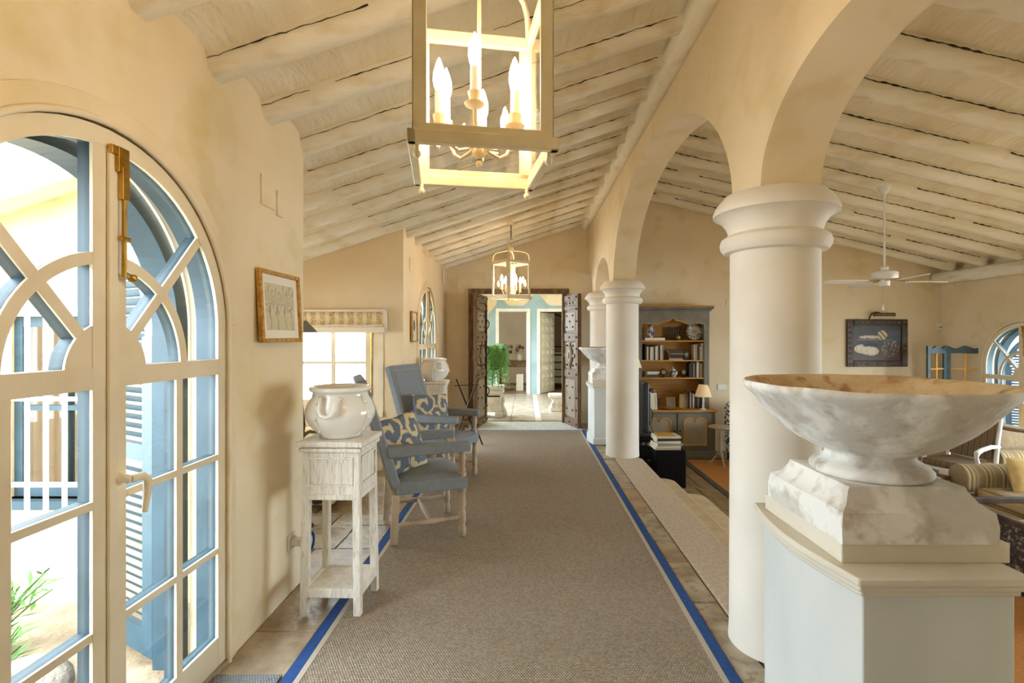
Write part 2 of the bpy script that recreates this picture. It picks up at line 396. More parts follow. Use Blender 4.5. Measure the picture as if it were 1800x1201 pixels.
# ---- walls
def half_arch(yc, side, r, zs, z0, z1, yend):   # half of a wall around an arched opening, polygon in (along, up)
    s = side
    a = [(yc+s*r*math.sin(R(t)), zs+r*math.cos(R(t))) for t in range(0,91,6)]
    return [(yc,z1)]+a+[(yc+s*r,z0),(yend,z0),(yend,z1)]
DY1, DY2 = 1.70, 7.17
b = B()
b.prism(half_arch(DY1,-1,.66,1.535,-.02,2.86,-1.2), XL, XL-.17, 'yz'); b.prism(half_arch(DY1,1,.66,1.535,-.02,2.86,3.17), XL, XL-.17, 'yz')
wl = b.build('wall_left', 'plaster'); struct(wl, 'near left plaster wall around the arched glazed door')
b = B()
b.prism(half_arch(DY2,-1,.66,1.535,-.02,2.9,5.749), XL, XL-.17, 'yz'); b.prism(half_arch(DY2,1,.66,1.535,-.02,2.9,YB+.2), XL, XL-.17, 'yz')
struct(b.build('wall_left_far', 'plaster_pale'), 'far left plaster wall with the second arched door')
# alcove
def wall_rect_hole(bb, x0, x1, z0, z1, hx0, hx1, hz0, hz1, y0, y1):
    bb.prism(rect(x0,z0,hx0,z1), y0, y1); bb.prism(rect(hx1,z0,x1,z1), y0, y1)
    bb.prism(rect(hx0,z0,hx1,hz0), y0, y1); bb.prism(rect(hx0,hz1,hx1,z1), y0, y1)
b = B(); wall_rect_hole(b, -3.5, XL-.17, -.05, 2.8, -2.75, -1.66, .72, 1.72, 5.75, 5.95);
struct(b.build('wall_alcove', 'plaster_pale'), 'alcove end wall around the window with woven blind')
b = B(); b.prism([(3.0,-.05),(4.1,-.05),(4.1,1.8),(4.8,1.8),(4.8,-.05),(5.95,-.05),(5.95,2.4),(3.0,2.4)],-3.5,-3.3,'yz'); struct(b.build('wall_alcove_side', 'plaster_pale'))
b = B(); wall_rect_hole(b, -3.5, XL-.17, -.3, 2.62, -3.05, -2.45, .55, 1.62, 3.0, 3.17)
struct(b.build('wall_courtyard', 'courtyard_wall'), 'sunlit courtyard wall with grilled window outside the arched door')
# back wall with doorway
b = B(); b.prism([(-1.6,-.02),(-.87,-.02),(-.87,2.24),(.66,2.24),(.66,-.02),(1.41,-.02),(1.41,ZL-.05),(7.4,ZL-.05),(7.4,2.9),(1.36,4.3),(1.0,3.75),(-1.6,2.9)], YB, YB+.25)
struct(b.build('wall_back', 'plaster'), 'warm plaster wall at the far end of corridor and living room')
# right wall: arched glazed door in view, an unseen wide opening added to admit sky light
b = B(); cuts = [-1.2, 2.9, 5.9, YB+.2]
b.prism([(-1.2,ZL-.05),(2.4,ZL-.05),(2.4,1.7),(5.8,1.7),(5.8,ZL-.05),(5.9,ZL-.05),(5.9,2.9),(-1.2,2.9)],7.2,7.37,'yz')
for yc, y0, y1 in ((7.42,5.9,YB+.2),):
    b.prism(half_arch(yc,-1,.66,1.535+ZL,ZL-.05,2.9,y0), 7.2, 7.37, 'yz'); b.prism(half_arch(yc,1,.66,1.535+ZL,ZL-.05,2.9,y1), 7.2, 7.37, 'yz')
struct(b.build('wall_right', 'plaster'), 'living room plaster wall with the right hand arched door')
# rear walls behind the photographer
b = B(); b.prism([(-1.55,-.02),(1.36,-.02),(1.36,3.9),(-1.55,2.9)],-1.35,-1.2)
struct(b.build('wall_rear','plaster'), 'plaster wall behind the camera')
b = B(); b.prism([(1.36,ZL-.05),(7.4,ZL-.05),(7.4,2.8),(1.36,4.2)],-1.35,-1.2)
struct(b.build('wall_rear_living','plaster'), 'living room wall behind the camera')
# arcade wall
def ell(yc, a, h, n=28): return [(yc-a*math.cos(PI*i/n), 2.19+h*math.sin(PI*i/n)) for i in range(n+1)]
pts = [(.68,2.19)]+ell(1.68,.68,.43)+ell(4.515,1.835,1.0,40)+ell(7.33,.67,.43)+[(8.35,2.19)]
pts += [(8.9-.55*math.cos(R(t)), 2.19+.4*math.sin(R(t))) for t in range(10,91,10)]+[(8.9,4.2),(.68,4.2)]
b = B(); b.prism(pts, 1.08, 1.36, 'yz')
struct(b.build('wall_arcade', 'plaster', smooth=30), 'arcade wall of arches carried on white columns')

# ---- ceilings, with every rafter its own piece
Y0, DYR = 1.826, .457
def vault(y, y0, d, lo, hi):
    t = ((y-y0)/d) % 1.0; return lo+(hi-lo)*math.sin(PI*t)**.8
def ceil_sheet(bb, x0, x1, y0, y1, zf, yo, d, lo, hi, nx, ny, amp=.006):
    def fn(u, v):
        x = x0+(x1-x0)*u; y = y0+(y1-y0)*v
        return (x, y, zf(x)+vault(y, yo, d, lo, hi)+amp*noise.noise(Vector((x*5,y*7,1.3))))
    bb.sheet(fn, nx, ny)
b = B(); ceil_sheet(b, -1.75, 1.09, -1.2, YB+.1, roofz, Y0, DYR, .055, .125, 24, 22*10)
ceil_sheet(b, -3.6, -1.75, 2.75, 6.2, roofz, Y0, DYR, .055, .125, 10, 8*10)
ceil = b.build('ceiling', 'ceiling_white', smooth=60); struct(ceil, 'sloping whitewashed plaster ceiling between rafters over the corridor')
def log(n, x0, x1, slope, w, h, amp, seed, fine=14):
    bb = B(); vs = []; m = 12
    for i in range(fine+1):
        x = x0+(x1-x0)*i/fine; wob = amp*noise.noise(Vector((x*1.7+seed,0,0)))
        for j in range(m):
            a = 2*PI*j/m; c, s_ = math.cos(a), math.sin(a)
            k = (abs(c)**3+abs(s_)**3)**(-1/3)
            rr = 1+amp*4*noise.noise(Vector((x*3, j*1.3, seed)))
            vs.append((x, w/2*c*k*rr+wob, h/2+h/2*s_*k*rr+slope*(x)))
    fs = [(i*m+j, i*m+(j+1)%m, (i+1)*m+(j+1)%m, (i+1)*m+j) for i in range(fine) for j in range(m)]
    fs += [tuple(range(m))[::-1], tuple(fine*m+j for j in range(m))]
    return bb.add(vs, fs)
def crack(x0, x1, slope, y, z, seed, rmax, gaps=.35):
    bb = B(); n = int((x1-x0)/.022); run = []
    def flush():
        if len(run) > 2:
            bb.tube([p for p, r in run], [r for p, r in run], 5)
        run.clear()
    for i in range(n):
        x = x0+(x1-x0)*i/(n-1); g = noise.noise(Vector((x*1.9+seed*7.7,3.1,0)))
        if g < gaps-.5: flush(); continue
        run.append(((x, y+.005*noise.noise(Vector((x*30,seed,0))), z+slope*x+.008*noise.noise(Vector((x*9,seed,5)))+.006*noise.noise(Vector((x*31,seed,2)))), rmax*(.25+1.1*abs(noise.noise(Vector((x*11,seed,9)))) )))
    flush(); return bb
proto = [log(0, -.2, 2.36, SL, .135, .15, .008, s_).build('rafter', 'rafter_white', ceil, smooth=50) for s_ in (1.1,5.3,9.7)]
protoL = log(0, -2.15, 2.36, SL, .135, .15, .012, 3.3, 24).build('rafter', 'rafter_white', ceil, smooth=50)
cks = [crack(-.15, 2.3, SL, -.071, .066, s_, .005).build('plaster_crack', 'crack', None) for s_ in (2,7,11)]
usedp = set()
for k in range(-6, 16):
    y = Y0+DYR*k
    if y < -1.1 or y > YB-.05: continue
    src = protoL if 3.1 < y < 5.72 else proto[k % 3]
    r_ = src if src.name not in usedp else cp(src, ceil)
    usedp.add(src.name); r_.location = (-1.38, y, 2.64)
    if k >= -2:
        c_ = cks[k % 3]
        c_ = c_ if c_.parent is None else cp(c_)
        c_.parent = r_
# beam along the arcade wall
b = log(0, 0.3, YB, 0, .15, .17, .006, 2.2, 60)
beam = b.build('trim_1', 'rafter_white', smooth=50, loc=(1.035,0,3.37), rot=(0,0,R(90))); struct(beam, 'whitewashed wall beam carrying the rafter ends above the arches')
# living room ceiling
D2 = .585; YO2 = 8.5-15*D2
b = B(); ceil_sheet(b, 1.30, 7.5, -1.2, YB+.1, roofz2, YO2, D2, .085, .17, 30, 18*10, .012)
ceil2 = b.build('ceiling_living', 'ceiling_white', smooth=60); struct(ceil2, 'sloping whitewashed plaster ceiling of the living room')
pr2 = [log(0, 0, 5.72, -.235, .19, .2, .012, s_, 30).build('rafter', 'rafter_white', ceil2, smooth=50) for s_ in (4.1,8.8)]
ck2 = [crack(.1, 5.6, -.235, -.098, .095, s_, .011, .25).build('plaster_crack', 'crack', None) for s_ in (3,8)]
for k in range(0, 17):
    y = YO2+D2*k
    if y > YB-.1 or y < -1: continue
    src = pr2[k % 2]; r_ = src if src.name not in usedp else cp(src, ceil2); usedp.add(src.name)
    r_.location = (1.33, y, roofz2(1.33))
    c_ = ck2[k % 2]; c_ = c_ if c_.parent is None else cp(c_)
    c_.parent = r_
b = log(0, -1, YB-.05, 0, .2, .2, .01, 6.2, 40)
struct(b.build('trim_2', 'rafter_white', smooth=50, loc=(7.11,0,2.40), rot=(0,0,R(90))), 'whitewashed log purlin along the living room wall')

# ---- columns
prof = [(.212,0),(.209,.04),(.207,.1),(.206,.4),(.204,1.0),(.203,1.6),(.203,1.915)]
cap = [(.20,1.91),(.232,1.915),(.248,1.935),(.252,1.957),(.245,1.98),(.222,1.996),(.213,2.0),(.214,2.02),(.224,2.045),(.247,2.075),(.274,2.094),(.284,2.096),(.284,2.112),(.273,2.14),(.248,2.172),(.232,2.19),(.1,2.2)]
col0 = thing('column', 'large white plaster column nearest the camera beside the urn pedestal', 'column', (1.22,2.52,0), 0, 'arcade columns')
B().lathe(prof, 48).build('shaft', 'column_white', col0, smooth=True)
B().lathe(cap, 56).build('capital', 'column_white', col0, smooth=30)
dup(col0, (1.22,6.5,0), 0, 'white plaster column midway along the arcade in front of the bookcase')
dup(col0, (1.22,8.17,0), 0, 'farthest white plaster column by the studded door, behind the small urn')
dup(col0, (1.22,.84,0), 0, 'white plaster column at the near end of the arcade beside the camera')

# ---- rug
rug = thing('rug', 'long sisal runner rug with blue border along the corridor', 'rug', (0,0,0))
B().box(-.985,-1.0,-.011,.85,8.07,.010).build('field', 'sisal', rug)
def frame(bb, x0, y0, x1, y1, wd, z0, z1):
    bb.box(x0,y0,z0,x0+wd,y1,z1); bb.box(x1-wd,y0,z0,x1,y1,z1); bb.box(x0+wd,y0,z0,x1-wd,y0+wd,z1); bb.box(x0+wd,y1-wd,z0,x1-wd,y1,z1); return bb
frame(B(), -1.06,-1.08,.93,8.15,.055,-.011,.013).build('border', 'rug_blue', rug, bevel=.003)
frame(B(), -1.005,-1.025,.875,8.095,.026,-.011,.012).build('inner_band', 'rug_grey', rug)
o = B().box(-1.36,1.2,.003,-1.075,2.255,.012).build('door_mat', 'mat_grey'); tag(o, 'small grey woven doormat in front of the near arched door', 'doormat')
o = B().box(-.98,8.17,.003,.9,8.98,.010).build('pale_rug', 'rug_pale'); tag(o, 'pale patterned rug on the floor before the studded doors', 'rug')

# ---- arched glazed doors
def leaf(parent, s, panes=True):
    """one leaf of the door, s=+1 / -1 side of the meeting line; front faces -y"""
    C1, C2 = (0,1.53), (0,1.385)
    fl = lambda poly: [(s*p[0], p[1]) for p in poly]
    P = [band(C1,.595,.655,0,90), rect(.595,.02,.655,1.53), rect(.003,.02,.068,2.15), rect(.06,1.33,.61,1.40), rect(.06,.02,.61,.15),
         rect(.325,.15,.362,1.33), rect(.06,.945,.61,.972), rect(.06,.525,.61,.552), band(C2,.352,.392,2,81,18)]
    hub = [(.05,1.385)]+[(.165*math.cos(R(a)), 1.385+.165*math.sin(R(a))) for a in range(0,73,8)]+[(.05,1.385+.157)]
    P.append(hub)
    d = Vector((math.cos(R(48)), math.sin(R(48)))); n_ = Vector((-d.y,d.x))*.019
    c = Vector(C2); P.append([tuple(c+d*.15+n_), tuple(c+d*.15-n_), tuple(c+d*.72-n_), tuple(c+d*.72+n_)])
    f = B(); k = B()
    for i, q in enumerate(P):
        e = .0005*i; f.prism(fl(q), e, .0135+e*.1); k.prism(fl(q), .0145+e*.1, .050+e)
    lf = f.build('leaf', 'paint_cream', parent, bevel=.003, seg=1)
    k.build('outer_face', 'paint_blue', lf)
    if panes:
        G = [rect(x0,z0,x1,z1) for x0,x1 in ((.06,.335),(.352,.61)) for z0,z1 in ((.14,.535),(.542,.955),(.962,1.34))]
        G += [band(C2,.38,.70,0,48,10), band(C2,.38,.76,48,84,10), band(C2,.15,.36,2,48,10), band(C2,.15,.36,48,80,10)]
        for g in G: B().prism(fl(g), .020, .023).build('pane', 'glass', lf)
    return lf
def arched_door(name, loc, rz, label):
    d = sempty(name, label, loc, rz)
    # casing round the opening, with a bead
    cz = B(); cz.prism(band((0,1.555),.655,.715,0,180,40), -.012, .012); cz.prism(rect(-.715,0,-.655,1.555), -.012,.012); cz.prism(rect(.655,0,.715,1.555), -.012,.012)
    cz.build('casing', 'plaster', d, bevel=.004)
    bd = B(); path = [(.66,-.012,0)]+[(.66*math.cos(R(a)), -.012, 1.53+.67*math.sin(R(a))) for a in range(0,181,6)]+[(-.66,-.012,0)]
    bd.tube(path, .011, 8); bd.build('bead', 'paint_cream', d, smooth=60)
    # blue frame towards the outside
    fr = B(); fr.prism(band((0,1.53),.612,.66,0,180,40), .058, .11); fr.prism(rect(-.66,0,-.612,1.53), .058,.11); fr.prism(rect(.612,0,.66,1.53), .058,.11)
    fr.build('outer_frame', 'paint_blue', d)
    fo = B(); fo.prism(band((0,1.53),.60,.67,0,180,40), .186, .30); fo.prism(rect(-.67,0,-.60,1.53), .186,.30); fo.prism(rect(.60,0,.67,1.53), .186,.30)
    fo.build('shutter_frame', 'paint_blue', d)
    B().box(-.66,-.012,-.015,.66,.17,.018).build('sill', 'flagstone_grey', d)
    for s in (1,-1): leaf(d, s)
    # cover strip at the meeting line, espagnolette bolts, handle
    B().box(-.018,-.012,.02,.018,.0,2.12).build('meeting_strip', 'paint_cream', d, bevel=.004)
    x = .03
    bo = B(); bo.box(x-.028,-.026,2.05,x+.02,-.004,2.135); bo.box(x-.016,-.03,1.96,x+.016,-.012,2.07); bo.box(x-.05,-.022,2.105,x,-.006,2.135)
    bt = bo.build('bolt', 'brass', d, bevel=.003)
    B().cyl((x,-.022,1.97),(x,-.022,1.70),.0075).cyl((x-.016,-.022,1.83),(x+.02,-.022,1.83),.009).build('rod', 'brass', bt)
    B().ball((x+.026,-.03,1.70),.015).cyl((x,-.022,1.705),(x+.022,-.028,1.702),.006).build('knob', 'brass', bt, smooth=60)
    lb = B(); lb.tube([(x,-.022,.30),(x,-.022,.05)], .007); lb.tube([(x,-.02,.28),(x-.012,-.045,.30),(x-.002,-.06,.315),(x+.015,-.06,.30)], .007)
    lb.build('foot_bolt', 'brass', d, smooth=60)
    hn = B(); hn.lathe([(.02,0),(.022,.006),(.012,.012)], 14); hn.T = None
    h2 = B(); h2.T = Matrix.Translation((x-.005,-.004,1.02)) @ Matrix.Rotation(R(90),4,'X'); h2.lathe([(.022,0),(.024,.006),(.013,.014),(.012,.05)], 14); h2.T = None
    h2.tube([(x-.005,-.05,1.02),(x+.03,-.062,1.022),(x+.055,-.06,1.005),(x+.062,-.055,.96),(x+.055,-.05,.89)], [.013,.014,.014,.012,.009], 10)
    h2.build('handle', 'paint_cream', d, smooth=60)
    return d
def shutter(name, label, loc, rz, side, slats=(.07,.18,34)):
    """louvred leaf with quarter-arch head, hinge at local x=0, free edge at +x, built in xz"""
    W_ = .60
    t = thing(name, label, 'shutter', loc, rz, 'louvred blue shutters')
    P = [rect(0,.03,.09,1.50), rect(W_-.09,.03,W_,2.09), rect(0,.03,W_,.15), rect(0,.92,W_,1.0), band((W_,1.49),.53,.60,90,180,16)]
    f = B()
    for i, q in enumerate(P): f.prism(q, -.018+.0005*i, .018-.0005*i)
    f.build('frame', 'paint_blue', t)
    z = .18; first = None
    while z < 2.0:
        if not .89 < z < 1.02:
            zz = max(0, z+.03-1.49); x0 = W_-math.sqrt(max(.01,.54**2-zz**2)) if zz > 0 else .06
            L_ = W_-.06-x0
            if L_ > .05:
                s_ = B(); s_.hexa([(x0,-.012,z),(x0+L_,-.012,z),(x0+L_,-.006,z+.004),(x0,-.006,z+.004)], [(x0,.006,z+.03),(x0+L_,.006,z+.03),(x0+L_,.012,z+.034),(x0,.012,z+.034)])
                s_.build('slat', 'paint_blue', t)
        z += .042
    for z in (.4,1.3): B().cyl((0,0,z),(0,0,z+.12),.012).build('hinge', 'paint_blue', t)
    return t
arched_door('door_1', (XL,DY1,0), R(90), 'arched cream glazed double door nearest the camera on the left')
arched_door('door_2', (XL,DY2,0), R(90), 'far arched glazed door beyond the blue armchairs')
arched_door('door_3', (7.2,7.42,ZL), R(-90), 'arched glazed door in the living room wall behind the sofa')
shutter('shutter', 'open blue louvred shutter outside the near arched door', (XL-.31,DY1+.64,0), R(180-29), 1)
shutter('shutter', 'open blue louvred shutter outside the second arched door down the corridor', (XL-.31,DY2+.64,0), R(180-29), 1)
shutter('shutter', 'blue louvred shutter outside the living room arched door, half open', (7.52,8.06,ZL), R(-40), 1)

# ---- alcove window with grid, curtainless, woven blind
win = sempty('window_1', 'white casement window in the alcove above the armchair')
frame_x0, frame_x1 = -2.75, -1.66
wb = B().prisms([rect(-2.75,.72,-2.70,1.72),rect(-1.72,.72,-1.66,1.72),rect(-2.75,.72,-1.66,.79),rect(-2.75,1.65,-1.66,1.72)],5.77,5.84)
wb.build('window_frame', 'paint_cream', win, bevel=.004)
mu = B().prisms([rect(-2.205,.79,-2.165,1.65),rect(-2.70,1.19,-1.72,1.22)],5.785,5.82).prisms([rect(-1.815,.785,-1.715,1.655),rect(-2.705,.785,-2.60,1.655)],5.775,5.83)
mu.build('muntin', 'paint_cream', win, bevel=.003)
for x0,x1 in ((-2.61,-2.19),(-2.18,-1.80)):
    for z0,z1 in ((.78,1.20),(1.21,1.66)): B().box(x0,5.80,z0,x1,5.804,z1).build('pane','glass',win)
B().cyl((-1.745,5.765,.82),(-1.745,5.765,1.62),.008).cyl((-1.745,5.76,1.5),(-1.745,5.76,1.62),.013).build('window_bolt','brass',win)
B().prisms([rect(-1.66,.60,-1.60,1.80),rect(-2.82,.60,-2.75,1.80)],5.738,5.749).prism(rect(-2.82,.60,-1.60,.66),5.72,5.7495).build('architrave','paint_cream',win,bevel=.004)
for sd in (-1,):
    st = thing('window_shutter', 'open blue louvred shutter outside the alcove window', 'shutter', (-1.74,5.97,.72), R(94))
    f = B().prisms([rect(0,0,.06,1.0),rect(.44,0,.50,1.0),rect(.001,.001,.499,.07),rect(.001,.93,.499,.999)],-.015,.015); f.build('frame','paint_blue',st)
    s0 = None
    for i in range(19):
        if s0 is None:
            s0 = B().hexa([(.05,-.012,0),(.45,-.012,0),(.45,-.006,.004),(.05,-.006,.004)],[(.05,.006,.028),(.45,.006,.028),(.45,.012,.032),(.05,.012,.032)]).build('slat','paint_blue',st,loc=(0,0,.085))
        else: cp(s0, st, (0,0,.085+i*.044))
# courtyard window: blue frame, white grille
win2 = sempty('window_2', 'blue framed courtyard window seen through the near door')
f = B()
f.prisms([rect(-3.05,.55,-3.0,1.62),rect(-2.5,.55,-2.45,1.62),rect(-3.05,.55,-2.45,.62),rect(-3.05,1.56,-2.45,1.62),rect(-2.77,.6,-2.73,1.6),rect(-3.05,1.06,-2.45,1.09)],3.05,3.10)
f.build('window_frame','paint_blue',win2)
B().box(-3.08,2.95,.50,-2.42,3.05,.55).build('window_sill','paint_blue',win2)
for x0,x1 in ((-3.0,-2.77),(-2.73,-2.5)):
    for z0,z1 in ((.62,1.06),(1.09,1.56)): B().box(x0,3.07,z0,x1,3.073,z1).build('pane','glass',win2)
gr = thing('window_grille', 'white iron grille in front of the courtyard window', 'grille', (0,0,0))
for i in range(8): B().box(-3.12+.105*i,2.86,.18,-3.10+.105*i,2.875,1.66).build('bar','grille_white',gr)
for z in (.18,.66,1.14,1.64): B().box(-3.13,2.855,z,-2.36,2.88,z+.022).build('cross_bar','grille_white',gr)
for x in (-3.125,-2.385): B().box(x,2.87,.63,x+.02,3.0,.66).build('bracket','grille_white',gr)
b = B(); b.box(-9,-6,-.25,-1.55,12,-.06); struct(b.build('floor_courtyard','courtyard_ground'), 'gravel courtyard ground outside the arched door')
b = B(); b.box(7.37,-6,-.8,14,16,ZL-.06); struct(b.build('floor_terrace','courtyard_ground'), 'terrace ground outside the living room door')

# ---- hall beyond the studded doors
b = B(); b.box(-2.4,YB+.25,-.4,2.6,17.5,-.012); fh = struct(b.build('floor_hall','grout'), 'tiled hall floor beyond the studded doors')
lay(fh, -1.6, YB+.26, .16, 13.4, .44, .44, 0, -.02, ['tile_grey'], 'floor_tile', .0, .006, .02, .0005)
lay(fh, .28, YB+.26, 2.0, 13.4, .43, .44, 0, -.02, ['tile_grey'], 'floor_tile', .0, .006, .02, .0005)
lay(fh, .16, YB+.26, .28, 13.4, .12, .44, 0, -.02, ['marble_white'], 'border_tile', .0, .006, .02, .0005)
B().box(-2.4,13.4,-.02,2.6,17.5,0).build('floor_tile','terracotta',fh)
b = B(); b.prism([(-2.4,-.02),(-.72,-.02),(-.72,2.16),(.03,2.16),(.03,-.02),(.36,-.02),(.36,2.16),(1.12,2.16),(1.12,-.02),(2.6,-.02),(2.6,3),(-2.4,3)],13.4,13.55)
struct(b.build('wall_hall','plaster'), 'hall end wall with two doorways')
sc_top = []
for i in range(61):
    x = -1.0+2.6*i/60
    # scalloped head: humps and dips like the painted dado in the hall
    z = 2.42+.16*math.cos((x-.27)*2*PI/1.05) + .05*math.cos((x-.27)*4*PI/1.05)
    if x < -.75: z = min(z, 2.36-1.1*(-.75-x))
    sc_top.append((x, z))
b = B(); b.prism([(-1.0,0),(-.80,0),(-.80,2.24),(.11,2.24),(.11,0),(.28,0),(.28,2.24),(1.2,2.24),(1.2,0),(1.6,0)]+sc_top[::-1],13.385,13.40)
struct(b.build('trim_3','plaster_blue'), 'pale blue scalloped dado around the hall doorways')
for x0,x1 in ((-.80,.11),(.28,1.2)):
    f = B().prisms([rect(x0,0,x0+.085,2.24),rect(x1-.085,0,x1,2.24),rect(x0+.002,2.155,x1-.002,2.238)],13.36,13.56)
    struct(f.build('trim_4','panel_white',bevel=.01), 'pale painted frame of hall doorway '+('on the left' if x0 < 0 else 'on the right'))
def panel_door(name, loc, rz, wd, label):
    d = sempty(name, label, loc, rz); B().box(0,-.02,.01,wd,.02,2.14).build('door_slab','panel_white',d,bevel=.004)
    pm = None; nx = 3; nz = 9
    for i in range(nx):
        for j in range(nz):
            cx = wd*(i+.5)/nx; cz = .14+(j+.5)*1.9/nz
            for sy in (-1,):
                if pm is None:
                    a = wd/nx*.34; c = 1.9/nz*.36; q = lambda k, yy: [(-k*a,yy,-k*c),(k*a,yy,-k*c),(k*a,yy,k*c),(-k*a,yy,k*c)]
                    pm = B().hexa(q(1,-.018), q(.6,-.045)).build('panel','panel_white',d,loc=(cx,0,cz))
                else: cp(pm, d, (cx,0,cz))
    return d
panel_door('door_4', (.02,13.5,0), R(78), .72, 'white panelled door standing open in left hall doorway')
panel_door('door_5', (.38,13.5,0), R(58), .72, 'white panelled door standing open in right hall doorway')
b = B(); b.box(-2.4,16.6,-.02,2.6,16.7,3); b.box(.14,13.55,-.02,.22,16.6,3); b.box(-2.5,13.4,-.02,-2.4,16.25,3); struct(b.build('wall_far_rooms','room_beige'))
b = B(); b.box(-2.4,YB+.25,2.75,2.6,13.4,2.9); struct(b.build('ceiling_hall','ceiling_white'))
b = B(); b.box(-2.4,13.4,2.75,2.6,16.7,2.9); struct(b.build('ceiling_far_rooms','ceiling_white'))
b = B(); b.box(2.1,YB+.25,-.02,2.2,16.7,2.8); struct(b.build('wall_hall_right','plaster'))
b = B(); b.prism([(9.1,0),(9.5,0),(9.5,2.4),(12.0,2.4),(12.0,0),(13.4,0),(13.4,2.8),(9.1,2.8)],-1.72,-1.6,'yz'); struct(b.build('wall_hall_left','plaster'), 'hall side wall with wide opening to daylight')

# ================================================================== CORRIDOR THINGS
# ---- lantern
def lantern(label, loc, rz, ztop):
    """square glazed candle lantern; origin at the bottom centre, chain up to ztop (world)"""
    W_, H_ = .182, .50
    t = thing('lantern', label, 'lantern', loc, rz, 'hanging candle lanterns')
    for sx in (-1,1):
        for sy in (-1,1):
            p = B(); x, y = sx*W_, sy*W_
            p.box(min(x,x-sx*.036), min(y,y-sy*.005), .02, max(x,x-sx*.036), max(y,y-sy*.005), H_)
            p.box(min(x,x-sx*.005), min(y,y-sy*.036), .02, max(x,x-sx*.005), max(y,y-sy*.036), H_)
            po = p.build('post', 'lantern_cream', t, bevel=.0015)
            B().ball((x-sx*.012,y-sy*.012,-.022),.011,10,6).cyl((x-sx*.012,y-sy*.012,-.012),(x-sx*.012,y-sy*.012,.01),.006).build('foot_ball','lantern_cream',po,smooth=60)
    for k in range(4):
        for nm, z0, z1, e in (('bottom_rail',0,.034,.012),('top_rail',H_-.04,H_,.006)):
            r_ = B(); r_.T = Matrix.Rotation(PI/2*k,4,'Z')
            r_.box(-W_-e,-W_-e,z0,W_+e,-W_+.012,z1); r_.box(-W_+.003,-W_-.002,z0+.0 if z0 else .03,W_-.003,-W_+.005,z1+(.0 if z0 else .02))
            r_.build(nm,'lantern_cream',t,bevel=.005)
        g = B(); g.T = Matrix.Rotation(PI/2*k,4,'Z'); g.box(-W_+.02,-W_+.007,.04,W_-.02,-W_+.009,H_-.03); g.build('pane','glass',t)
        a = PI/2*k+PI/4; d = W_*1.41-.01
        pts = [(math.cos(a)*d*q, math.sin(a)*d*q, H_+z) for q, z in ((1,-.01),(.995,.04),(.97,.075),(.91,.10),(.8,.118),(.6,.13),(.35,.14),(.06,.15))]
        s_ = B(); s_.tube(pts, .009, 6); s_.build('roof_strap','lantern_cream',t,smooth=60)
    B().ball((0,0,H_+.175),.035,16,10).cyl((0,0,H_+.13),(0,0,H_+.15),.03,.02).build('finial','lantern_cream',t,smooth=60)
    rg = B(); rg.tube([(.05*math.cos(q), 0, H_+.26+.055*math.sin(q)) for q in [2*PI*i/20 for i in range(21)]], .0055, 6); rg.build('ring','lantern_cream',t,smooth=60)
    z = H_+.31; i = 0; link = None
    while z < ztop-loc[2]-.02:
        if link is None:
            link = B().tube([(.011*math.cos(q), 0, .02*math.sin(q)) for q in [2*PI*i/12 for i in range(13)]], .0032, 5).build('chain_link','iron',t,smooth=60,loc=(0,0,z))
        else: cp(link, t, (0,0,z), (0,0,R(90)*(i%2)))
        z += .032; i += 1
    B().lathe([(.055,0),(.05,-.02),(.02,-.035)],16,(0,0,ztop-loc[2]+.01)).build('ceiling_rose','lantern_cream',t,smooth=60)
    # candle cluster
    cl = B(); cl.cyl((0,0,H_+.13),(0,0,.03),.006); cl.lathe([(.006,.03),(.02,.045),(.022,.06),(.012,.075),(.015,.085),(.006,.10)],14); cl.ball((0,0,.018),.01)
    cl.build('centre_rod','lantern_cream',t,smooth=60)
    for k in range(6):
        a = 2*PI*k/6+.35; c, s_ = math.cos(a), math.sin(a); r0 = .122; dz = .0 if k % 2 else .035
        ar = B(); ar.tube([(c*r, s_*r, z) for r, z in ((.012,.075),(.035,.055),(.065,.045),(.09,.06),(r0,.095+dz))],.0055,6)
        ao = ar.build('arm','lantern_cream',t,smooth=60)
        B().lathe([(.006,.09),(.026,.098),(.028,.103),(.012,.106),(.014,.113),(.018,.128),(.019,.133),(.011,.134)],16,(c*r0,s_*r0,dz)).build('drip_pan','lantern_cream',ao,smooth=60)
        B().cyl((c*r0,s_*r0,.132+dz),(c*r0,s_*r0,.20+dz),.0125,.012,14).build('candle','candle',ao,smooth=True)
        B().lathe([(.008,.20),(.0135,.212),(.017,.230),(.016,.250),(.011,.270),(.0045,.288),(.0005,.295)],14,(c*r0,s_*r0,dz)).build('bulb','bulb',ao,smooth=80)
    return t
lantern('large cream glazed candle lantern hanging close to the camera', (-.137,1.49,1.985), R(9.6), 3.03)
lantern('smaller looking cream candle lantern hanging near the far doors', (-.2,6.75,1.99), R(38), 3.0)

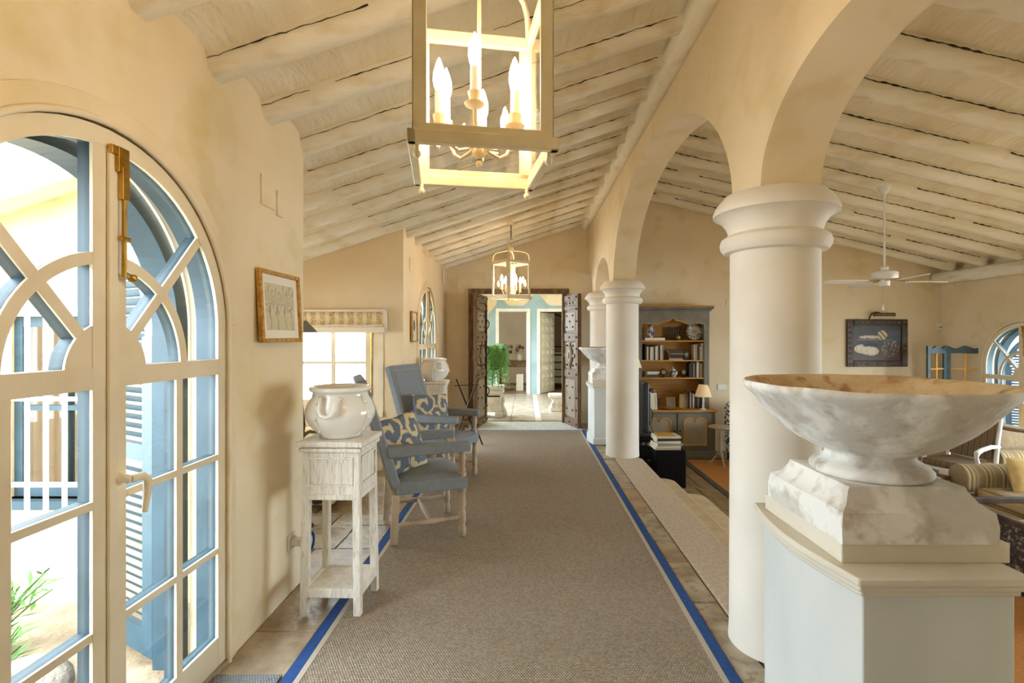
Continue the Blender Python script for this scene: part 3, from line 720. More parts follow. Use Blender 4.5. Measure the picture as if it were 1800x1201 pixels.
# ---- pot stand and pots
def stand(label, loc, rz):
    t = thing('pot_stand', label, 'stand', loc, rz, 'whitewashed pot stands')
    w_, d_, h_ = .165, .155, .93
    for sx in (-1,1):
        for sy in (-1,1):
            B().hexa([(sx*w_-.02*(1+sx)-.0,sy*d_-.02*(1+sy),0),(sx*w_+.04-.02*(1+sx),sy*d_-.02*(1+sy),0),(sx*w_+.04-.02*(1+sx),sy*d_+.04-.02*(1+sy),0),(sx*w_-.02*(1+sx),sy*d_+.04-.02*(1+sy),0)],
                     [(sx*w_*.93-.02*(1+sx),sy*d_*.93-.02*(1+sy),.88),(sx*w_*.93+.04-.02*(1+sx),sy*d_*.93-.02*(1+sy),.88),(sx*w_*.93+.04-.02*(1+sx),sy*d_*.93+.04-.02*(1+sy),.88),(sx*w_*.93-.02*(1+sx),sy*d_*.93+.04-.02*(1+sy),.88)]).build('leg','whitewash',t,bevel=.004)
    for k in range(4):
        a = d_ if k % 2 == 0 else w_; c = w_ if k % 2 == 0 else d_
        M = Matrix.Rotation(PI/2*k,4,'Z')
        p = B(); p.T = M; p.box(-c*.94,-a*.95+.006,.64,c*.94,-a*.95+.022,.87); fz = p.build('frieze','whitewash',t)
        p = B(); p.T = M; p.box(-c*.74,-a*.95-.004,.69,c*.74,-a*.95+.008,.70); p.box(-c*.74,-a*.95-.004,.835,c*.74,-a*.95+.008,.845); p.box(-c*.74,-a*.95-.004,.70,-c*.74+.012,-a*.95+.008,.835); p.box(c*.74-.012,-a*.95-.004,.70,c*.74,-a*.95+.008,.835); p.build('panel_moulding','whitewash',fz,bevel=.002)
        p = B(); p.T = M; p.box(-c*.98,-a*.98,.095,c*.98,-a*.98+.028,.145); p.build('lower_rail','whitewash',t,bevel=.004)
        p = B(); p.T = M; p.box(-c*.9,-a*.945,.615,c*.9,-a*.945+.025,.645); p.build('rail','whitewash',t,bevel=.004)
    B().box(-w_*.94,-d_*.94,.125,w_*.94,d_*.94,.14).build('shelf','whitewash',t)
    B().box(-w_-.004,-d_-.004,.872,w_+.004,d_+.004,.895).box(-w_-.014,-d_-.014,.90,w_+.014,d_+.014,h_).build('top','whitewash',t,bevel=.006)
    return t
stand('tall whitewashed wooden pot stand near the first arched door', (-1.04,2.88,.0105), R(-2))
stand('whitewashed wooden pot stand behind the far blue armchair', (-1.175,6.5,.012), R(0))
def pot(label, loc, rz, s=1.0):
    t = thing('pot', label, 'pot', loc, rz, 'glazed white pots')
    pr = [(.001,.012),(.10,0),(.112,.004),(.115,.02),(.128,.03),(.165,.07),(.186,.115),(.188,.15),(.172,.195),(.152,.225),(.148,.245),(.152,.255),(.163,.258),(.167,.268),(.163,.28),(.15,.284),(.14,.278),(.136,.26),(.14,.22),(.165,.16),(.15,.07),(.001,.03)]
    B().lathe([(r*s,z*s) for r,z in pr],48).build('body','porcelain',t,smooth=70)
    def rad(z):
        pts = pr[2:11]
        for (r0,z0),(r1,z1) in zip(pts,pts[1:]):
            if z0 <= z <= z1: return r0+(r1-r0)*(z-z0)/(z1-z0)
        return .15
    for k in range(4):
        a = PI/2*k+R(40)
        P = lambda ang, z, e=0: ((rad(z)+e)*s*math.cos(ang), (rad(z)+e)*s*math.sin(ang), z*s)
        st_ = B(); st_.tube([P(a+.22,z,.001) for z in (.02,.05,.09,.13,.17,.20,.24)],.010*s,6); so = st_.build('strap','porcelain',t,smooth=60)
        for z in (.05,.12,.2): B().ball(P(a+.22,z,.010),.009*s,8,6).build('rivet','porcelain',so,smooth=60)
        if k % 2 == 0: continue
    for k in range(2):
        a = PI*k+R(255)
        P = lambda ang, z, e=0: ((rad(z)+e)*s*math.cos(a+ang), (rad(z)+e)*s*math.sin(a+ang), z*s)
        B().tube([P(-.30,.225,.0),P(-.30,.232,.016),P(-.25,.225,.026),P(-.20,.20,.03),P(-.19,.17,.03),P(-.12,.145,.03),P(0,.135,.03),P(.12,.145,.03),P(.19,.17,.03),P(.20,.20,.03),P(.27,.225,.026),P(.31,.225,.0)],.0115*s,8).build('handle','porcelain',t,smooth=60)
    return t
pot('large glazed white pot with looped handles on near stand', (-1.045,2.885,.941), R(15))
pot('glazed white pot on the far stand behind the armchair', (-1.175,6.5,.942), R(40))

# ---- armchairs
def armchair(label, loc, rz):
    t = thing('armchair', label, 'armchair', loc, rz, 'blue armchairs')
    hw, xf, xr = .27, .24, -.25
    for s in (-1,1):
        y = s*hw
        pr = [(.024,0),(.028,.02),(.03,.05),(.022,.075),(.02,.085),(.027,.10),(.027,.17),(.02,.185),(.022,.20),(.029,.23),(.022,.30),(.024,.325),(.03,.33),(.03,.47),(.022,.475),(.026,.49),(.018,.51),(.024,.56),(.028,.585),(.018,.605),(.026,.62),(.028,.635)]
        B().lathe(pr,16,(xf,y,0)).build('front_leg','wood_grey',t,smooth=50)
        B().hexa([(xr-.035,y-.022,0),(xr+.015,y-.022,0),(xr+.015,y+.022,0),(xr-.035,y+.022,0)],[(xr-.02,y-.022,.36),(xr+.03,y-.022,.36),(xr+.03,y+.022,.36),(xr-.02,y+.022,.36)]).build('rear_leg','wood_grey',t,bevel=.004)
        B().hexa([(xr-.03,y-.015,.36),(xr+.03,y-.015,.36),(xr+.03,y+.015,.36),(xr-.03,y+.015,.36)],[(xr-.20,y-.015,.98),(xr-.155,y-.015,.98),(xr-.155,y+.015,.98),(xr-.20,y+.015,.98)]).build('back_post','wood_grey',t,bevel=.003)
        st_ = B(); st_.T = Matrix.Translation((0,y,.135)) @ Matrix.Rotation(R(90),4,'Y')
        st_.lathe([(.014,xr),(.014,xr+.03),(.019,xr+.07),(.013,xr+.12),(.021,-.05),(.021,.05),(.013,xf-.12),(.019,xf-.07),(.014,xf-.03),(.014,xf)],12); st_.build('side_stretcher','wood_grey',t,smooth=50)
        ar = B(); ar.hexa([(-.30,y-.04,.62),(.30,y-.04,.63),(.30,y+.04,.63),(-.30,y+.04,.62)],[(-.32,y-.04,.71),(.30,y-.04,.70),(.30,y+.04,.70),(-.32,y+.04,.71)])
        ar.build('armrest','velvet_blue',t,bevel=.016,seg=4,smooth=60)
    cs = B(); cs.T = Matrix.Translation((0.0,0,.135)) @ Matrix.Rotation(R(90),4,'X')
    cs.lathe([(.013,-hw),(.013,-.2),(.02,-.16),(.014,-.12),(.022,-.03),(.022,.03),(.014,.12),(.02,.16),(.013,.2),(.013,hw)],12); cs.build('cross_stretcher','wood_grey',t,smooth=50)
    # seat: band round the frame and a domed cushion
    ap = B().box(xr-.0,-hw-.032,.355,xf+.035,hw+.032,.445).build('seat_band','velvet_blue',t,bevel=.01,seg=3)
    def dome(u, v):
        x = xr+.0+(xf+.03-xr)*u; y = (-hw-.028)+(2*hw+.056)*v
        e = (1-abs(2*u-1)**4)*(1-abs(2*v-1)**4); return (x, y, .44+.05*e**.6)
    B().sheet(dome,16,16).build('seat','velvet_blue',t,smooth=80)
    # back: tall slanted padded panel with inset line
    bk = B(); th = .035
    P0 = Vector((xr+.01,0,.40)); P1 = Vector((xr-.235,0,1.18)); d = (P1-P0).normalized(); n_ = Vector((d.z,0,-d.x))
    q = lambda P, e0: [P+Vector((0,-hw-.03,0))-n_*th, P+Vector((0,hw+.03,0))-n_*th, P+Vector((0,hw+.03,0))+n_*th, P+Vector((0,-hw-.03,0))+n_*th]
    bk.hexa(q(P0,0), q(P1,0)); bo = bk.build('backrest','velvet_blue',t,bevel=.014,seg=3,smooth=60)
    pp = B(); L_ = (P1-P0).length; c = lambda a, y: P0+d*a+Vector((0,y,0))+n_*(th+.002)
    ring = [c(.12,-.235),c(L_-.06,-.235),c(L_-.06,.235),c(.12,.235),c(.12,-.235)]
    for a_, b_ in zip(ring, ring[1:]): pp.tube([a_, b_], .004, 6)
    pp.build('piping','trim_tan',bo)
    return t
armchair('grey-blue velvet armchair nearest the camera beside the pot stand', (-.80,4.0,.0135), R(21))
armchair('grey-blue velvet armchair farther back, tall back facing the corridor', (-.87,5.36,.0135), R(-18))
def damask(sx, sz):       # scrolling acanthus leaves on blue ground
    cs = [(-.55,-.5,1),(.5,-.55,-1),(-.45,.5,-1),(.6,.45,1),(.05,0,1)]
    def f(p):
        x, z = p.x/sx, p.z/sz; n1 = noise.noise(Vector((x*2.2,z*2.2,.7)))
        d, cx, cz, s_ = min(((x-c[0])**2+(z-c[1])**2, c[0], c[1], c[2]) for c in cs)
        r = math.sqrt(d); th = math.atan2(z-cz, x-cx)
        sp = math.sin(s_*th+r*15+n1*2)               # spiral stem
        leaf = math.sin(th*7*s_+r*16)                 # leaf lobes along it
        v = sp+.45*leaf*(.4+r)
        if v > .15: return (.82,.75,.59) if v > .45 else (.66,.61,.51)
        if v > -.05: return (.24,.28,.34)
        return (.40,.44,.50)
    return f
def cushion(name, label, loc, rot, m, sx=.22, sz=.22, th=.065, cat='cushion', group=None):
    b = B(); n_ = 56 if m == 'cushion_damask' else 20
    for sgn in (1,-1):
        def fn(u, v):
            a = 2*u-1; c = 2*v-1; pin = 1-.06*(1-abs(a*c))*(abs(a)**6+abs(c)**6)
            e = max(0,(1-abs(a)**2.6))**.5*max(0,(1-abs(c)**2.6))**.5
            return (a*sx*pin, sgn*th*e, c*sz*pin)
        b.sheet(fn, n_, n_)
    o = b.build(name, m, smooth=80); o.location = loc; o.rotation_euler = rot
    if m == 'cushion_damask': paint(o, damask(sx, sz))
    return tag(o, label, cat, group)
cushion('cushion', 'blue and cream damask cushion on the near armchair', (-.955,3.88,.685), (R(-16),R(-6),R(58)), 'cushion_damask', group='damask cushions')
cushion('cushion', 'blue and cream damask cushion leaning in the far armchair', (-.985,5.33,.685), (R(-14),R(4),R(48)), 'cushion_damask', group='damask cushions')

# ---- pictures on the left wall
def picture(label, loc, rz, w_, h_, tilt, fn, mm=.045, fw=.022):
    t = thing('picture', label, 'picture', loc, rz, None)
    def bx(x0,z0,x1,z1,y0,y1): return B().box(x0,y0,z0,x1,y1,z1)
    for x0,z0,x1,z1 in ((-w_/2,-h_/2,-w_/2+fw,h_/2),(w_/2-fw,-h_/2,w_/2,h_/2),(-w_/2+fw,-h_/2,w_/2-fw,-h_/2+fw),(-w_/2+fw,h_/2-fw,w_/2-fw,h_/2)):
        bx(x0,z0,x1,z1,-.026,0).build('frame_side','gold_leaf',t,bevel=.004)
    bx(-w_/2+fw*.8,-h_/2+fw*.8,w_/2-fw*.8,h_/2-fw*.8,-.010,-.004).build('mount','paper',t)
    s_ = B(); a, c = w_/2-fw-mm, h_/2-fw-mm
    s_.sheet(lambda u,v: (-a+2*a*u, -.0115, -c+2*c*v), 60, 60); o = s_.build('print','printed',t); paint(o, fn(a,c))
    t.rotation_euler = (tilt, 0, rz)
    return t
def print_trees(a, c):
    def f(p):
        x, z = p.x/a, p.z/c; n1 = noise.noise(Vector((x*5,z*5,.3))); n2 = noise.noise(Vector((x*16,z*16,2)))
        col = (.80,.75,.63)
        for q in (-.72,-.25,.3,.78):
            k = math.hypot((x-q)*1.9, z-.32-.1*math.sin(q*9)); an = math.atan2(z-.3,x-q)
            if k < .62 and math.sin(an*9+k*9+n1*2) > .1: col = (.70,.65,.53)
            if z < .15 and abs(x-q-.04*math.sin(z*6)) < .035: col = (.60,.53,.45)
        if z < -.35 and n2 > .05: col = (.74,.70,.54)
        if -.3 < z < -.05 and n1 > .12: col = (.66,.60,.52)
        return tuple(q+.03*n2 for q in col)
    return f
picture('gilt framed print of trees with white mount on the near wall', (XL+.012,2.83,1.66), R(90), .46, .385, R(-3), print_trees)
picture('small narrow gilt framed picture beside far arched door', (XL+.008,6.22,1.62), R(90), .30, .37, R(-1), lambda a,c: (lambda p: (.35,.33,.3) if (p.x/a)**2+(p.z/c-.1)**2 < .25 else (.86,.83,.76)), mm=.03, fw=.018)

# ---- plates, switches, plug on walls
def plate(label, loc, rot, w_, h_, m='plaster', name='cover_plate', cat='wall plate'):
    o = B().box(-w_/2,-.006,-h_/2,w_/2,.006,h_/2).build(name, m, bevel=.002); o.location = loc; o.rotation_euler = rot
    return tag(o, label, cat)
plate('larger blank painted cover plate high on the left wall', (XL+.003,2.73,2.27), (0,0,R(90)), .15, .16)
plate('small blank painted cover plate right of the larger one', (XL+.003,2.86,2.24), (0,0,R(90)), .07, .14)
plate('pale painted cover plate high on far left wall', (XL+.003,6.1,2.36), (0,0,R(90)), .10, .15, 'plaster_pale')
plate('cream alarm sensor box high in far left corner', (XL+.015,8.45,2.5), (0,0,R(90)), .10, .2, 'white_plastic', 'sensor_box', 'sensor')
plate('rectangular plastered cover panel on end wall left of lantern', (-.95,YB-.004,2.47), (0,0,0), .48, .30, 'plaster', 'wall_hatch', 'hatch')
plate('double light switch on back wall near the bookcase', (3.4,YB-.008,.63), (0,0,0), .15, .09, 'white_plastic', 'light_switch', 'switch')
plate('small light switch high right of the bookcase', (3.5,YB-.008,2.08), (0,0,0), .05, .13, 'plaster_pale', 'light_switch', 'switch')
t = thing('thermostat', 'white thermostat box on back wall left of arched door', 'thermostat', (7.17,YB-.01,1.68))
B().box(-.045,-.03,-.06,.045,.008,.06).build('case','white_plastic',t,bevel=.008); B().box(-.028,-.034,-.02,.028,-.029,-.008).build('slot','black',t)
t = thing('plug_in_freshener', 'white wall plug with a blue ring low on left wall', 'plug', (XL,3.0,.30), R(90))
B().box(-.045,-.012,-.045,.045,.0,.045).build('socket_plate','white_plastic',t,bevel=.004)
B().box(-.03,-.07,-.02,.03,-.01,.02).build('plug_body','white_plastic',t,bevel=.008)
q = B(); q.T = Matrix.Translation((0,-.07,0)) @ Matrix.Rotation(R(90),4,'X'); q.lathe([(.04,0),(.05,.01),(.05,.035),(.042,.045),(.02,.046)],24); q.build('holder','white_plastic',t,smooth=60)
q = B(); q.tube([(.042*math.cos(a), -.115, .048*math.sin(a)) for a in [2*PI*i/24 for i in range(25)]],.010,8); q.build('ring','rug_blue',t,smooth=60)

# ---- alcove: woven blind, lamp, floral sofa
t = thing('window_blind', 'woven reed roman blind drawn up over the alcove window', 'blind', (-2.02,5.70,0))
def blindp(u, v):
    x = -.49+.93*u; z = 1.775-.19*v; sag = -.012*math.sin(PI*((u*2) % 1))*v**4
    return (x, -.035-.012*math.sin(v*PI*3)-.02*v, z+sag)
o = B().sheet(blindp,160,40).build('woven_cloth','printed',t,smooth=80,solid=.006)
def bl(p):
    u = (p.x+.49)/.93; v = (1.775-p.z)/.19; k = (u*9) % 1; n1 = noise.noise(Vector((p.x*60,p.z*400,0)))
    if v > .84: return (.87,.80,.66) if n1 > -.25 else (.75,.62,.42)
    if .22 < k < .80: return (.70,.55,.32) if n1 > 0 else (.86,.77,.58)
    return (.88,.81,.66) if n1 > -.4 else (.80,.68,.46)
paint(o, bl)
B().box(-.56,-.05,1.775,.465,.045,1.80).build('head_rail','blind_frame',t)
B().box(.44,-.045,1.56,.465,.04,1.775).build('side_border','blind_frame',t); B().box(-.56,-.075,1.545,.465,-.02,1.605).build('lower_border','blind_frame',t,bevel=.004)
for z in (1.60,1.63): B().tube([(-.5+.93*u, -.062+.006*math.sin(u*12), z-.01*abs(math.sin(PI*u*2))) for u in [i/30 for i in range(31)]],.008,6).build('fold','blind_frame',t,smooth=60)
t = thing('alcove_sofa', 'floral upholstered low sofa partly hidden behind pot stand', 'sofa', (-2.35,4.75,.0), R(0))
def rb(bb, x0,y0,z0,x1,y1,z1): return bb.box(x0,y0,z0,x1,y1,z1)
B().box(-.75,-.42,.06,.72,.42,.40).build('base','alcove_floral',t,bevel=.05,seg=4,smooth=60)
B().box(-.75,.22,.38,.72,.46,.60).build('backrest','alcove_floral',t,bevel=.06,seg=4,smooth=60)
B().box(-.58,-.42,.395,.70,.24,.47).build('seat_cushion','alcove_floral',t,bevel=.03,seg=4,smooth=60)
for x in (-.68,.64):
    for y in (-.36,.36): B().cyl((x,y,0),(x,y,.08),.02,.03).build('foot','dark_wood',t)
t = thing('alcove_table', 'small dark side table in the alcove under a lamp', 'table', (-1.80,4.03,.003))
B().lathe([(.2,.58),(.205,.59),(.2,.60)],24).build('table_top','dark_wood',t,smooth=50); B().lathe([(.12,0),(.1,.02),(.025,.05),(.03,.3),(.02,.56),(.05,.58)],16).build('pillar','dark_wood',t,smooth=50)
t = thing('table_lamp', 'grey shaded table lamp just showing past the wall corner', 'lamp', (-1.775,4.02,.604))
B().lathe([(.07,0),(.07,.02),(.02,.04),(.04,.2),(.02,.4),(.012,.8),(.012,.9)],16).build('base','dark_wood',t,smooth=50); B().lathe([(.13,.93),(.05,1.02)],24,caps=False).build('lamp_shade','cabinet_grey',t,smooth=50)

# ---- iron folding stand beyond the far armchair
t = thing('iron_rack', 'black wrought iron crossed folding stand with scrolls', 'rack', (-.80,6.95,.0095), R(20))
for s in (-1,1):
    B().cyl((-.22*s,-.02*s,.004),(.20*s*.75,-.02*s,.92),.011,None,8).build('cross_leg','iron',t,smooth=60)
B().cyl((-.18,0,.83),(.16,0,.83),.006,None,8).build('top_bar','iron',t,smooth=60)
for s, z0 in ((1,.40),(-1,.25)):
    pts = [(-.02+ (.02+.09*k/16)*math.cos(-s*k*.45)*.8, -.03, z0+(.02+.09*k/16)*math.sin(-s*k*.45)) for k in range(17)]
    B().tube(pts,.008,6).build('scroll','iron',t,smooth=60)

# ---- pedestals and stone bowls
def pedestal(label, loc):
    t = thing('pedestal', label, 'pedestal', loc, 0, 'painted pedestals')
    def plan(e, bul=.045):
        x0, x1, y0, y1 = -.215-e, .21+e, -.29-e, .30+e; n_ = 14
        pts = [(x0,y0),(x1,y0),(x1,y1)]+[(x0-bul*math.sin(PI*i/n_)*(1.0), y1+(y0-y1)*i/n_) for i in range(n_)]
        return pts
    B().prism(plan(0),0,.785,'xy').build('body','pedestal_paint',t,bevel=.004,smooth=30)
    B().prism(plan(.018),0,.10,'xy').build('base_moulding','pedestal_paint',t,bevel=.012,smooth=30)
    B().prism(plan(.010),.775,.795,'xy').prism(plan(.022),.793,.812,'xy').prism(plan(.03),.811,.835,'xy').build('cornice','pedestal_tan',t,bevel=.005,smooth=30)
    B().prism(rect(-.232,-.222,.262,.26),.834,.893,'xy').build('step_block','pedestal_tan',t,bevel=.004)
    return t
def plinth(label, loc):
    b = B(); n_ = 10
    lv = [(.228,0),(.230,.05),(.224,.09),(.215,.095),(.195,.11),(.178,.14),(.174,.152)]
    vs = []; fs = []
    for e, z in lv:
        q = []
        for k in range(4):
            a = [(-e,-e),(e,-e),(e,e),(-e,e)]
            p0, p1 = a[k], a[(k+1)%4]
            for i in range(n_): q.append((p0[0]+(p1[0]-p0[0])*i/n_, p0[1]+(p1[1]-p0[1])*i/n_, z))
        vs += q
    m = 4*n_
    for l in range(len(lv)-1):
        for j in range(m): fs.append((l*m+j, l*m+(j+1)%m, (l+1)*m+(j+1)%m, (l+1)*m+j))
    fs += [tuple(range(m))[::-1], tuple((len(lv)-1)*m+j for j in range(m))]
    o = b.add(vs,fs).build('stone_plinth','urn_stone',smooth=40); o.location = loc
    for v in o.data.vertices:
        if 0 < v.co.z < .15: v.co += noise.noise_vector(v.co*14)*.004
    return tag(o, label, 'plinth', 'stone plinths')
def bowl(label, loc):
    t = thing('stone_bowl', label, 'bowl', loc, 0, 'stone bowls')
    pr = [(.001,.012),(.168,.0),(.176,.008),(.177,.02),(.168,.032),(.145,.044),(.132,.052),(.130,.066),(.137,.076),(.172,.09),(.222,.115),(.268,.15),(.305,.188),(.335,.224),(.36,.252),(.378,.268),(.388,.28),(.390,.292),(.384,.300)]
    ins = [(.384,.300),(.37,.297),(.35,.283),(.32,.25),(.28,.205),(.2,.14),(.08,.105),(.001,.10)]
    B().lathe(pr,72,caps=False).build('shell','urn_stone',t,smooth=60)
    B().lathe(ins,72,caps=False).build('inside','urn_inside',t,smooth=60)
    for c in t.children:
        for v in c.data.vertices:
            if v.co.z > .06: v.co += noise.noise_vector(v.co*9)*.004
    return t
for (yy, far) in ((1.72,0),(7.36,1)):
    w1 = 'far ' if far else 'near '
    pedestal('painted grey pedestal '+('beyond the middle column, carrying the far bowl' if far else 'in the right foreground carrying the big bowl'), (1.155,yy,.002))
    plinth('chipped white stone plinth under the '+w1+'bowl', (1.147,yy-.005,.8955))
    bowl('weathered stone bowl on '+('the far pedestal behind the middle column' if far else 'the foreground pedestal at right'), (1.147,yy-.005,1.048))

# ================================================================== LIVING ROOM THINGS
def book_mat():
    for i, c in enumerate(['#2b2622','#3c2c22','#6b5138','#cfc3aa','#8e8471','#403a3a','#b9a98c','#5a2f22','#262d38','#7c6d55','#e0d8c6','#39413a','#a58f60']):
        mat('book_%d' % i, c, rough=.7)
book_mat()
BNAMES = ['black','dark brown','tan','cream','grey','charcoal','beige','maroon','navy','khaki','white','dark green','ochre']
ORD = ['first','second','third','fourth','fifth','sixth','seventh','eighth','ninth','tenth','eleventh','twelfth','thirteenth']
def book(ci, w_, d_, h_, loc, rot, label, group):
    """upright book standing with spine to -y: thickness w_, depth d_, height h_"""
    t = thing('book', label, 'book', loc, 0, group); t.rotation_euler = rot
    cv = B(); cv.box(0,0,0,.003,d_,h_); cv.box(w_-.003,0,0,w_,d_,h_); cv.box(0,-.003,0,w_,.002,h_)
    cv.build('cover','book_%d' % ci,t,bevel=.001,seg=1)
    B().box(.003,.004,.004,w_-.003,d_-.004,h_-.004).build('pages','paper',t)
    return t
def book_row(x0, x1, y, z, hs, where, group, lean=0, cols=None):
    x = x0; i = 0
    while x < x1-.012:
        w_ = min(random.uniform(.018,.038), x1-x); ci = cols[i % len(cols)] if cols else random.randrange(13); h_ = random.uniform(*hs)
        book(ci, w_, random.uniform(.14,.18), h_, (x,y,z), (0,0,0), '%s book, %s from left %s' % (BNAMES[ci], ORD[min(i,12)], where), group)
        x += w_+.0015; i += 1
def book_stack(x, y, z, n_, w_, d_, where, group, cols, hs=(.018,.03), rz=0, jit=.02):
    for i in range(n_):
        h_ = random.uniform(*hs); ci = cols[i % len(cols)]; ww = w_*random.uniform(.86,1); 
        t = thing('book', '%s book, %s' % (BNAMES[ci], (where % (('%s from the bottom' % ORD[i]) if i else 'at the bottom'))), 'book', (x+random.uniform(-jit,jit),y+random.uniform(-jit,jit),z), rz+random.uniform(-.12,.12), group)
        B().box(-ww/2,-d_/2,0,ww/2,d_/2,.0025).box(-ww/2,-d_/2,h_-.0025,ww/2,d_/2,h_).box(-ww/2,-d_/2-.003,0,ww/2,-d_/2,h_).build('cover','book_%d' % ci,t)
        B().box(-ww/2,-d_/2+.004,.0025,ww/2-.004,d_/2-.004,h_-.0025).build('pages','paper',t)
        z += h_+.0006
    return z
# ---- bookcase: lower cabinet, worktop, hutch
BX0, BX1, BYF = 1.84, 3.11, 8.40
bc = thing('bookcase', 'tall grey and ochre painted bookcase dresser against back wall', 'bookcase', (0,0,0))
bb = B(); bb.box(BX0,BYF+.02,ZL+.10,BX1,8.88,.265); bb.build('lower_body','cabinet_grey',bc,bevel=.006)
B().box(BX0-.01,BYF,ZL,BX1+.01,8.88,ZL+.10).build('plinth','cabinet_grey',bc,bevel=.012)
B().box(BX0-.03,BYF-.02,.265,BX1+.03,8.88,.292).build('worktop','ochre',bc,bevel=.008)
xm = (BX0+BX1)/2
for i, (x0, x1) in enumerate(((BX0+.06,xm-.012),(xm+.012,BX1-.06))):
    dr = B().box(x0,BYF-.004,ZL+.14,x1,BYF+.022,.235).build('cabinet_door','cabinet_grey',bc,bevel=.004)
    a0, a1 = x0+.10, x1-.10; m_ = (a0+a1)/2; zb, zt = ZL+.20, .08
    path = [(a0,zb),(a1,zb),(a1,zt)]+[(m_+(a1-m_)*math.cos(R(q))*.5+(a1-m_)*.5, zt+.06*math.sin(R(q))+.02) for q in range(0,181,20)]+[(m_-(a1-m_)*.5+(a1-m_)*.5*math.cos(R(q)), zt+.06*math.sin(R(q))+.02) for q in range(20,181,20)]+[(a0,zt)]
    B().prism(path,BYF-.008,BYF-.003).build('inset_panel','cabinet_tan',dr)
    pm = path+[path[0]]
    B().tube([(p[0],BYF-.01,p[1]) for p in pm],.014,6).build('moulding','ochre',dr,smooth=50)
    B().ball((xm-.045 if i == 0 else xm+.045,BYF-.018,-.05),.014,8,6).build('knob','iron',dr,smooth=50)
UY = 8.58
B().box(BX0+.02,8.84,.292,BX1-.02,8.88,1.93).build('back_panel','ochre_dark',bc)
for x0, x1 in ((BX0+.03,BX0+.10),(BX1-.13,BX1-.04)): B().box(x0,UY,.292,x1,8.85,1.90).build('side_panel','cabinet_grey',bc,bevel=.006)
vx0, vx1 = BX0+.09, BX1-.12; vm = (vx0+vx1)/2
val = [(BX0+.03,1.96),(BX0+.03,1.66),(vx0,1.66)]
for i in range(41):
    u = i/40; s_ = abs(2*u-1)
    z = 1.70+.07*(1-s_)**.5 - .045*math.exp(-((s_-.52)/.2)**2) + (.05*math.exp(-(s_/.05)**2))
    val.append((vx0+(vx1-vx0)*u, z))
val += [(vx1,1.66),(BX1-.04,1.66),(BX1-.04,1.96)]
B().prism(val,UY-.002,UY+.025).build('valance','cabinet_grey',bc)
B().tube([(p[0],UY-.004,p[1]) for p in val[2:-2]],.008,6).build('valance_bead','ochre',bc,smooth=50)
B().box(BX0+.0,UY-.03,1.93,BX1-.01,8.88,1.96).box(BX0-.03,UY-.06,1.96,BX1+.02,8.88,2.005).build('cornice','cabinet_grey',bc,bevel=.012)
B().box(BX0-.04,UY-.075,2.004,BX1+.03,8.88,2.02).build('cornice_edge','ochre',bc,bevel=.005)
SH = [1.437,1.105,.812]
for z in SH: B().box(vx0-.005,UY+.01,z-.02,vx1+.005,8.84,z).build('shelf','ochre',bc,bevel=.003)
PX = lambda px, y=8.7: (px-925)*y/900
yb = UY+.05
# top shelf
t = thing('ginger_jar', 'blue and white china jar at left of the top shelf', 'jar', (PX(1144),8.70,SH[0]+.045))
o = B().lathe([(.03,0),(.035,.01),(.055,.05),(.068,.10),(.066,.14),(.05,.165),(.035,.175),(.045,.185),(.04,.2),(.012,.215),(.005,.225)],24).build('body','glaze',t,smooth=60); paint(o, lambda p: (.25,.28,.36) if noise.noise(p*28) > .08 else (.88,.86,.80))
o = B().box(PX(1132),8.62,SH[0],PX(1167),8.80,SH[0]+.044).build('flat_box','white_plastic',bevel=.004); tag(o,'flat pale box under the china jar on the top shelf','box')
gw = thing('printers_tray', 'dark wooden grid tray of small compartments on top shelf', 'tray', (PX(1172),8.80,SH[0]+.001))
B().box(0,.012,0,.31,.02,.22).build('backing','old_wood',gw)
for i in range(8): B().box(.043*i,-.01,0,.043*i+.006,.012,.22).build('upright','dark_wood',gw)
for i in range(6): B().box(0,-.009,.043*i,.307,.012,.043*i+.005).build('cross_slat','dark_wood',gw)
o = B().lathe([(.018,0),(.02,.004),(.012,.012),(.03,.02),(.038,.045),(.03,.07),(.008,.082),(.006,.1)],16).build('small_clock','gold_leaf',smooth=60); o.location=(PX(1191),8.66,SH[0]+.001); tag(o,'small round cream clock on top shelf before grid tray','clock')
pl = B(); pl.T = Matrix.Rotation(R(78),4,'X'); pl.lathe([(.001,.0),(.06,.0),(.085,.01),(.135,.025),(.138,.03),(.085,.018),(.06,.008),(.001,.007)],40); o = pl.build('display_plate','glaze',smooth=50)
paint(o, lambda p: (.28,.27,.27) if math.sin(math.hypot(p.x,p.z)*190)+.9*math.sin(math.atan2(p.z,p.x)*14) > .1 else (.72,.68,.60)); o.location=(PX(1220),8.72,SH[0]+.14); tag(o,'round patterned grey plate propped on the top shelf','plate')
book(10,.03,.16,.25,(PX(1234),8.64,SH[0]+.001),(0,0,0),'white book standing right of the patterned plate','books on the top shelf')
# second shelf
book_row(PX(1132),PX(1165),yb,SH[1]+.001,(.21,.27),'in left row of second shelf','books on the second shelf',cols=[0,3,1,10,3,5,10,6,8,10,4,10])
book_stack(PX(1187),8.70,SH[1]+.001,5,.24,.17,'%s of flat stack on second shelf','stacked books on the second shelf',[6,7,1,9,5],(.025,.045))
fr = thing('photo_frame','dark oval photo frame right of the flat books','photo frame',(PX(1207),8.70,SH[1]+.001)); B().box(-.045,0,0,.045,.02,.16).build('frame','dark_wood',fr,bevel=.008); o=B().lathe([(.035,0),(.03,.004)],20).build('photo','book_4',fr); o.location=(0,-.001,.09); o.rotation_euler=(R(90),0,0)
book_row(PX(1217),PX(1240),yb,SH[1]+.001,(.22,.29),'in right row of second shelf','books on the second shelf',cols=[6,4,0,6,10,2,0,1])
